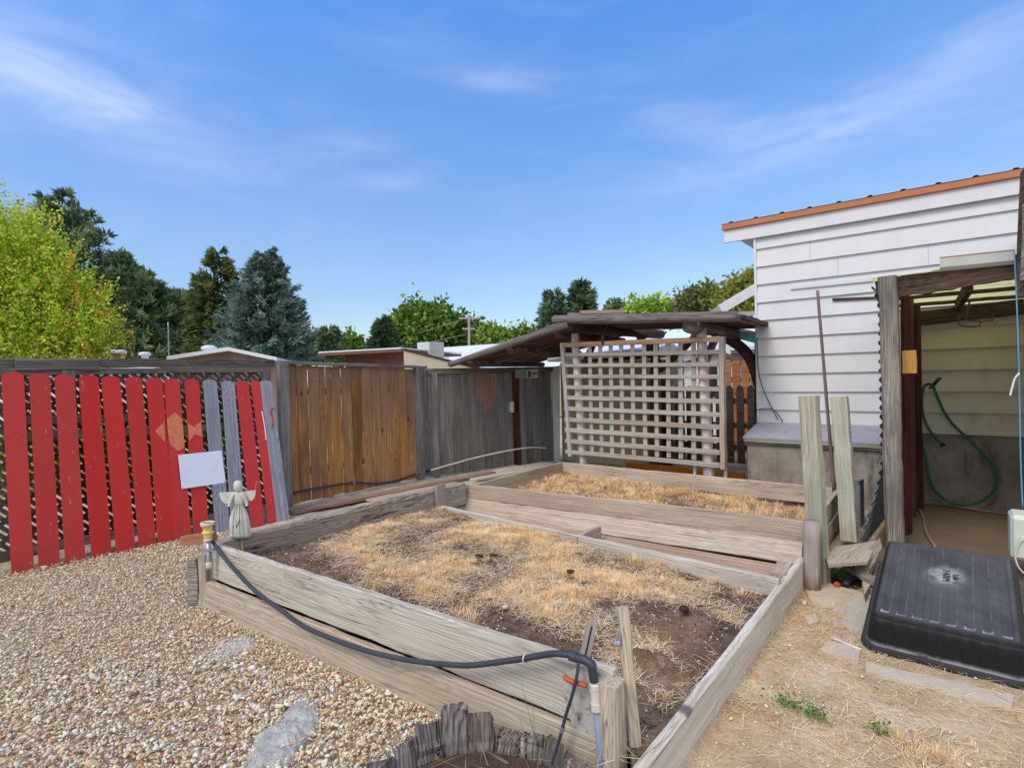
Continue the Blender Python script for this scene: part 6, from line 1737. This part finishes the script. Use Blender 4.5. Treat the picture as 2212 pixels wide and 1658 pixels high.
def leafy_tree(name, label, u, d, blobs, n, size, pal, wts=None, per=26, rc=.28, asp=.7, trunk_r=.12, group='trees beyond the fence', orient_up=.3, limbs=5, hi_pal=None, bark=None, shoot=0.):
    """crown of many pointed leaves gathered in clumps inside the given rounded masses (u, v, half width, half height, in picture units at distance d)"""
    b = at(u, 800, d=d); base = Vector((b.x, b.y, 0))
    t = thing(name, label, 'tree', base, group)
    cen, rad, wt = [], [], []
    for (bu, bv, hu, hv) in blobs:
        if d > 20: hu *= .9; hv *= .8; bv += 6
        c = at(bu, bv, d=d); rx = hu * d / F_PX; rz = hv * d / F_PX
        cen.append(np.array(c)); rad.append((rx, min(rx, rz * 1.3) * .9 + .1 * rx, rz)); wt.append(rx * rz)
    wt = np.array(wt) / sum(wt)
    B, D, CI = [], [], []
    P = np.array([S(*c)[:3] for c in pal]); pw = None if wts is None else np.array(wts) / sum(wts)
    K = n // per
    bi = RNG.choice(len(blobs), K, p=wt)
    dirs = unit(RNG.normal(0, 1, (K, 3))); rr = RNG.uniform(.25, 1, K) ** .45
    cc = np.array([cen[i] for i in bi]) + dirs * rr[:, None] * np.array([rad[i] for i in bi])
    cr = rc * RNG.uniform(.5, 1.3, K)
    cidx = RNG.choice(len(P), K, p=pw)
    leaf = np.repeat(cc, per, 0) + RNG.normal(0, 1, (K * per, 3)) * np.repeat(cr, per)[:, None] * np.array([.45, .45, .75])
    outw = np.repeat(dirs, per, 0)
    if shoot:   # leaves strung along rising shoots instead of in round clumps
        sd_ = unit(dirs * .75 + np.array([0, 0, .9]) + RNG.normal(0, .25, (K, 3)))
        al = RNG.uniform(-.5, .6, K * per) * shoot
        leaf = np.repeat(cc, per, 0) + np.repeat(sd_, per, 0) * al[:, None] + RNG.normal(0, 1, (K * per, 3)) * (np.repeat(cr, per) * .32 * (1.1 - al / shoot))[:, None]
    dr = unit(RNG.normal(0, 1, (K * per, 3)) + outw * .7 + np.array([0, 0, orient_up]))
    L = size * RNG.uniform(.6, 1.4, K * per)
    V, F, _ = diamonds(leaf, dr, L, asp, pal)
    ci = np.where(RNG.random(K * per) < .6, np.repeat(cidx, per), RNG.choice(len(P), K * per, p=pw))
    col = P[ci] * RNG.uniform(.85, 1.6, (K * per, 1))
    if hi_pal is not None:   # tips turned colour, in whole sprays at the crown's skin
        H = np.array([S(*c)[:3] for c in hi_pal]); rightness = (cc - np.array(base)) @ np.array(Rh); hgt_ = cc[:, 2]
        pr = .015 + .16 * np.clip((rightness - .2) / 1.4, 0, 1); tip = np.repeat((rr > .6) & (RNG.random(K) < pr), per) & (RNG.random(K * per) < .8)
        col[tip] = H[RNG.choice(len(H), tip.sum())] * RNG.uniform(.75, 1.2, (tip.sum(), 1))
    mesh_np('crown', V, F, M_LEAF, t, None, col=np.repeat(col, 4, 0))
    mb = MB(); cb = at(blobs[0][0], blobs[0][1], d=d)
    mb.tube(catmull([base, base.lerp(cb, .35) + Vector((.1, .05, 0)), base.lerp(cb, .75), cb], 4), [trunk_r * (1 - .06 * i) for i in range(13)], 8)
    for _ in range(limbs):
        k = RNG.integers(K); e = Vector(cc[k]); s = base.lerp(cb, RNG.uniform(.3, .8))
        mb.tube(catmull([s, s.lerp(e, .5) + Vector((0, 0, .12)), e], 4), [trunk_r * .42 * (1 - .09 * i) for i in range(9)], 6)
    mb.build('trunk', bark or M_BARK, t, smooth=True)
    return t


def conifer(name, label, u, d, vtop, prof, n, pal, wts=None, droop=-.15, spray=.3, asp=.28, group='trees beyond the fence', tuft=False, jag=.25, lean=0., fill=.35, gain=1.45):
    """straight trunk with branches all round; prof: (v, half width) pairs in picture units; sprays of needles along each branch"""
    b = at(u, 800, d=d); base = Vector((b.x, b.y, 0)); top = at(u + lean, vtop, d=d)
    t = thing(name, label, 'tree', base, group)
    prof = sorted(prof); vs = np.array([p[0] for p in prof]); hw = np.array([p[1] for p in prof])
    zof = lambda v: at(u, v, d=d).z
    zs_ = np.array([zof(v) for v in vs]); rs_ = hw * d / F_PX
    nb = n // 60
    # more branches where the crown is wide
    zz = np.linspace(zs_[-1], zs_[0], 200); ww = np.interp(zz, zs_[::-1], rs_[::-1]) + .15
    zb = RNG.choice(zz, nb, p=ww / ww.sum()) + RNG.normal(0, .05, nb)
    az = RNG.uniform(0, 2 * PI, nb)
    ln = np.interp(zb, zs_[::-1], rs_[::-1]) * RNG.uniform(1 - jag, 1 + jag * .35, nb)
    per = 60
    s = RNG.uniform(fill, 1, (nb, per)) ** .8
    s3 = s[..., None]
    dirh = np.stack([np.cos(az), np.sin(az), np.zeros(nb)], 1)
    k = RNG.uniform(.6, 1.4, nb)
    zcurve = droop * ln[:, None] * s * k[:, None] + .22 * ln[:, None] * s ** 3       # droops, then tips turn up
    xt = (zb - base.z) / max(.1, top.z - base.z)
    axis = np.array([base.x, base.y, 0]) + np.outer(xt, np.array([top.x - base.x, top.y - base.y, 0]))
    pos = axis[:, None, :] + dirh[:, None, :] * (ln[:, None] * s)[..., None]
    pos[..., 2] += zb[:, None] + zcurve
    side = np.stack([-dirh[:, 1], dirh[:, 0], np.zeros(nb)], 1)
    wfan = (.30 if tuft else .2) * ln[:, None] * (1.05 - s) + .05
    pos += side[:, None, :] * (RNG.normal(0, .5, (nb, per)) * wfan)[..., None]
    pos[..., 2] += RNG.normal(0, .035, (nb, per)) * (1 + ln[:, None] * .3)
    if tuft:
        dr = RNG.normal(0, 1, (nb, per, 3)) * .8 + dirh[:, None, :] * .6 + np.array([0, 0, .7])
        # gather into balls
        q = np.round(s * 4) / 4
        pos = pos * .55 + (axis[:, None, :] + dirh[:, None, :] * (ln[:, None] * q)[..., None] + np.stack([np.zeros_like(q), np.zeros_like(q), zb[:, None] + zcurve], 2)) * .45
    else:
        dr = dirh[:, None, :] * 1.0 + RNG.normal(0, .45, (nb, per, 3)) + np.array([0, 0, .12])
    pos = pos.reshape(-1, 3); dr = unit(dr.reshape(-1, 3))
    keep = pos[:, 2] > .3
    pos, dr = pos[keep], dr[keep]; m = len(pos)
    V, F, _ = diamonds(pos, dr, spray * RNG.uniform(.6, 1.3, m), asp, pal)
    P = np.array([S(*c)[:3] for c in pal]); pw = None if wts is None else np.array(wts) / sum(wts)
    bc = np.repeat(RNG.choice(len(P), nb, p=pw), per)[keep]
    ci = np.where(RNG.random(m) < .65, bc, RNG.choice(len(P), m, p=pw))
    col = P[ci] * RNG.uniform(1.0, 2.1, (m, 1)) * gain
    mesh_np('crown', V, F, M_LEAF, t, None, col=np.repeat(col, 4, 0))
    mb = MB(); r0 = max(.06, rs_.max() * .05)
    mb.tube([base, base.lerp(top, .5), base.lerp(top, .97)], [r0, r0 * .6, .015], 8)
    for i in range(0, nb, max(1, nb // 40)):
        a = Vector((axis[i, 0], axis[i, 1], zb[i])); e = a + Vector(dirh[i]) * float(ln[i] * .8) + Vector((0, 0, float(droop * ln[i] * .6)))
        mb.tube([a, e], [r0 * .22, .008], 5)
    mb.build('trunk', M_BARK, t, smooth=True)
    return t


MAPLE = [(162, 184, 56), (184, 200, 68), (200, 202, 80), (136, 168, 54), (208, 186, 76), (116, 150, 52)]
leafy_tree('maple_tree', 'big yellow green maple turning orange at its tips above the red pickets', 40, 11.5,
           [(40, 680, 85, 110), (-50, 640, 90, 160), (66, 560, 36, 80), (100, 540, 22, 46), (135, 705, 62, 80), (4, 500, 22, 50), (190, 742, 46, 40), (196, 665, 20, 34), (60, 755, 105, 55), (-60, 765, 120, 75), (145, 630, 30, 60), (165, 695, 36, 52), (112, 635, 34, 70), (24, 590, 34, 62), (216, 725, 24, 26)],
           84000, .062, MAPLE, (4, 6, 4, 3, 1, 2), per=40, rc=.17, asp=.75, trunk_r=.1, limbs=14, hi_pal=[(226, 158, 70), (212, 132, 62), (230, 180, 82)], bark=plain('bark_pale', S(176, 166, 140), .8), orient_up=.6, shoot=.95)
PINE = [(72, 90, 60), (90, 106, 68), (58, 74, 52), (104, 116, 76), (50, 64, 48)]
conifer('pine_tree', 'tall dark pine with an open pointed crown behind the maple', 140, 22, 418, [(418, 8), (450, 34), (500, 66), (560, 90), (640, 110), (760, 125)], 17000, PINE, None, .12, .34, .22, tuft=True, jag=.5)
conifer('pine_tree', 'smaller spire of the dark pine pair behind the maple', 98, 21.5, 424, [(424, 6), (470, 22), (540, 40), (700, 60)], 7000, PINE, None, .15, .3, .22, tuft=True, jag=.5)
conifer('pine_tree', 'broad dark green pine sloping down beside the maple', 262, 24, 560, [(556, 8), (600, 40), (650, 76), (700, 92), (780, 100)], 26000, PINE, (3, 4, 2, 3, 1), .1, .34, .22, tuft=True, jag=.4)
conifer('pine_tree', 'rounded dark pine filling the gap before the blue spruce', 370, 24.5, 640, [(636, 16), (660, 46), (700, 70), (790, 84)], 20000, PINE, (3, 4, 2, 3, 1), .1, .32, .22, tuft=True, jag=.35)
conifer('pine_tree', 'low dark pine between the maple and the rounded pine', 318, 23, 600, [(598, 8), (640, 36), (700, 58), (790, 76)], 14000, PINE, (3, 3, 3, 2, 2), .1, .32, .22, tuft=True, jag=.45)
SPR = [(114, 134, 118), (90, 108, 96), (138, 154, 138), (70, 86, 76), (102, 112, 88)]
conifer('spruce_tree', 'blue grey spruce with a forked top beyond the cedar fence', 566, 19.5, 545, [(545, 5), (562, 18), (600, 44), (650, 66), (700, 88), (790, 106)], 36000, SPR, (4, 4, 3, 3, 1), -.22, .19, .26, jag=.6, gain=.85)
conifer('spruce_tree', 'second slim leader of the blue grey spruce', 590, 19.7, 540, [(541, 5), (568, 17), (610, 40), (660, 60), (760, 78)], 18000, SPR, (3, 4, 2, 4, 1), -.2, .19, .26, jag=.6, gain=.85)
conifer('fir_tree', 'olive brown fir standing against the blue grey spruce', 470, 21, 548, [(545, 8), (575, 28), (620, 44), (680, 54), (780, 66)], 18000, [(82, 92, 46), (66, 78, 42), (98, 100, 54), (52, 62, 38)], None, -.15, .28, .26, jag=.45)
conifer('fir_tree', 'small dark conifer right of the spruce over the red brown house'.replace('right of', 'beside'), 712, 40, 712, [(710, 4), (730, 18), (770, 30)], 6000, PINE, None, -.1, .5, .3)
conifer('fir_tree', 'small pointed conifer touching the spruce branches', 682, 42, 724, [(722, 5), (745, 16), (780, 22)], 5000, PINE, None, -.1, .5, .3)
leafy_tree('leafy_tree', 'low bright green tree over the red brown flat roofed house', 745, 44, [(735, 752, 30, 14), (762, 748, 22, 14), (780, 760, 14, 10)], 5000, .42, [(118, 152, 62), (96, 132, 56), (140, 168, 72)], rc=.5, trunk_r=.15)
conifer('fir_tree', 'small dark conifer beside the large green tree', 828, 40, 694, [(692, 4), (715, 16), (740, 24), (775, 30)], 9000, [(56, 74, 50), (70, 88, 56), (46, 60, 46)], None, -.05, .5, .28, jag=.5)
GT = [(112, 142, 60), (132, 160, 68), (92, 124, 52), (146, 170, 80), (78, 106, 46)]
leafy_tree('leafy_tree', 'large rounded green tree beyond the cream gabled house', 920, 46, [(915, 700, 46, 44), (870, 705, 28, 26), (950, 690, 30, 34), (900, 745, 50, 26), (880, 680, 22, 20)], 15000, .42, GT, rc=.6, trunk_r=.25, per=20)
leafy_tree('leafy_tree', 'darker green rounded tree behind the utility pole', 1000, 48, [(985, 716, 28, 36), (1020, 722, 22, 34), (1000, 750, 42, 22)], 9000, .42, [(92, 122, 54), (112, 140, 62), (76, 100, 48)], rc=.6, trunk_r=.2, per=20)
leafy_tree('leafy_tree', 'yellow green bush tree between the pole and the arbour', 1070, 46, [(1055, 730, 20, 24), (1082, 735, 20, 22), (1048, 748, 14, 16)], 5000, .4, [(150, 172, 66), (112, 138, 58), (128, 152, 60)], rc=.5, trunk_r=.15, per=20)
leafy_tree('leafy_tree', 'sparse pale treetop above the arbour slope', 1125, 50, [(1118, 722, 22, 8), (1140, 718, 16, 9)], 1500, .4, GT, rc=.5, trunk_r=.1, per=14)
CONB = [(66, 86, 58), (84, 102, 68), (52, 70, 50), (98, 112, 78)]
conifer('fir_tree', 'shorter of the two dark conifers above the arbour log', 1196, 34, 632, [(628, 5), (650, 16), (690, 26), (760, 32)], 9000, CONB, None, .35, .42, .24, jag=.5, fill=.2)
conifer('fir_tree', 'taller of the two dark conifers above the arbour log', 1256, 34, 614, [(610, 5), (635, 20), (665, 30), (760, 36)], 11000, CONB, None, .35, .42, .24, jag=.5, fill=.2)
leafy_tree('leafy_tree', 'bright yellow green treetop just over the arbour roof', 1390, 38, [(1400, 668, 42, 16), (1440, 672, 26, 12), (1370, 674, 24, 10)], 6000, .34, [(150, 182, 70), (126, 162, 62), (170, 194, 90)], rc=.45, trunk_r=.15, per=20)
leafy_tree('leafy_tree', 'thin grey green treetop left of the bright one over the arbour'.replace('left of', 'beside'), 1335, 40, [(1330, 664, 18, 10), (1345, 670, 16, 8)], 1600, .34, [(110, 130, 84), (128, 146, 92)], rc=.4, trunk_r=.1, per=14)
leafy_tree('leafy_tree', 'brown tinged tree behind the arbour roof end', 1500, 30, [(1500, 648, 30, 20), (1480, 658, 22, 14), (1530, 642, 24, 20)], 8000, .22, [(120, 136, 70), (138, 130, 74), (150, 136, 78), (98, 118, 64), (84, 104, 66)], rc=.4, trunk_r=.15, per=18)
leafy_tree('leafy_tree', 'olive green tree rising beside the white siding corner', 1600, 24, [(1595, 632, 30, 26), (1622, 610, 22, 20), (1568, 652, 20, 14), (1600, 650, 40, 18)], 10000, .2, [(134, 146, 54), (156, 158, 64), (108, 124, 50), (166, 150, 66)], rc=.32, trunk_r=.14, per=18)
# greenery low behind the lattice fence
leafy_tree('shrub', 'yellow green shrub seen through the gaps of the lattice fence', 330, 8.6, [(250, 940, 150, 90), (420, 960, 100, 80), (100, 980, 110, 80), (330, 1050, 160, 60)], 7000, .09, [(150, 168, 62), (176, 186, 84), (110, 138, 50)], rc=.2, trunk_r=.03, group=None)
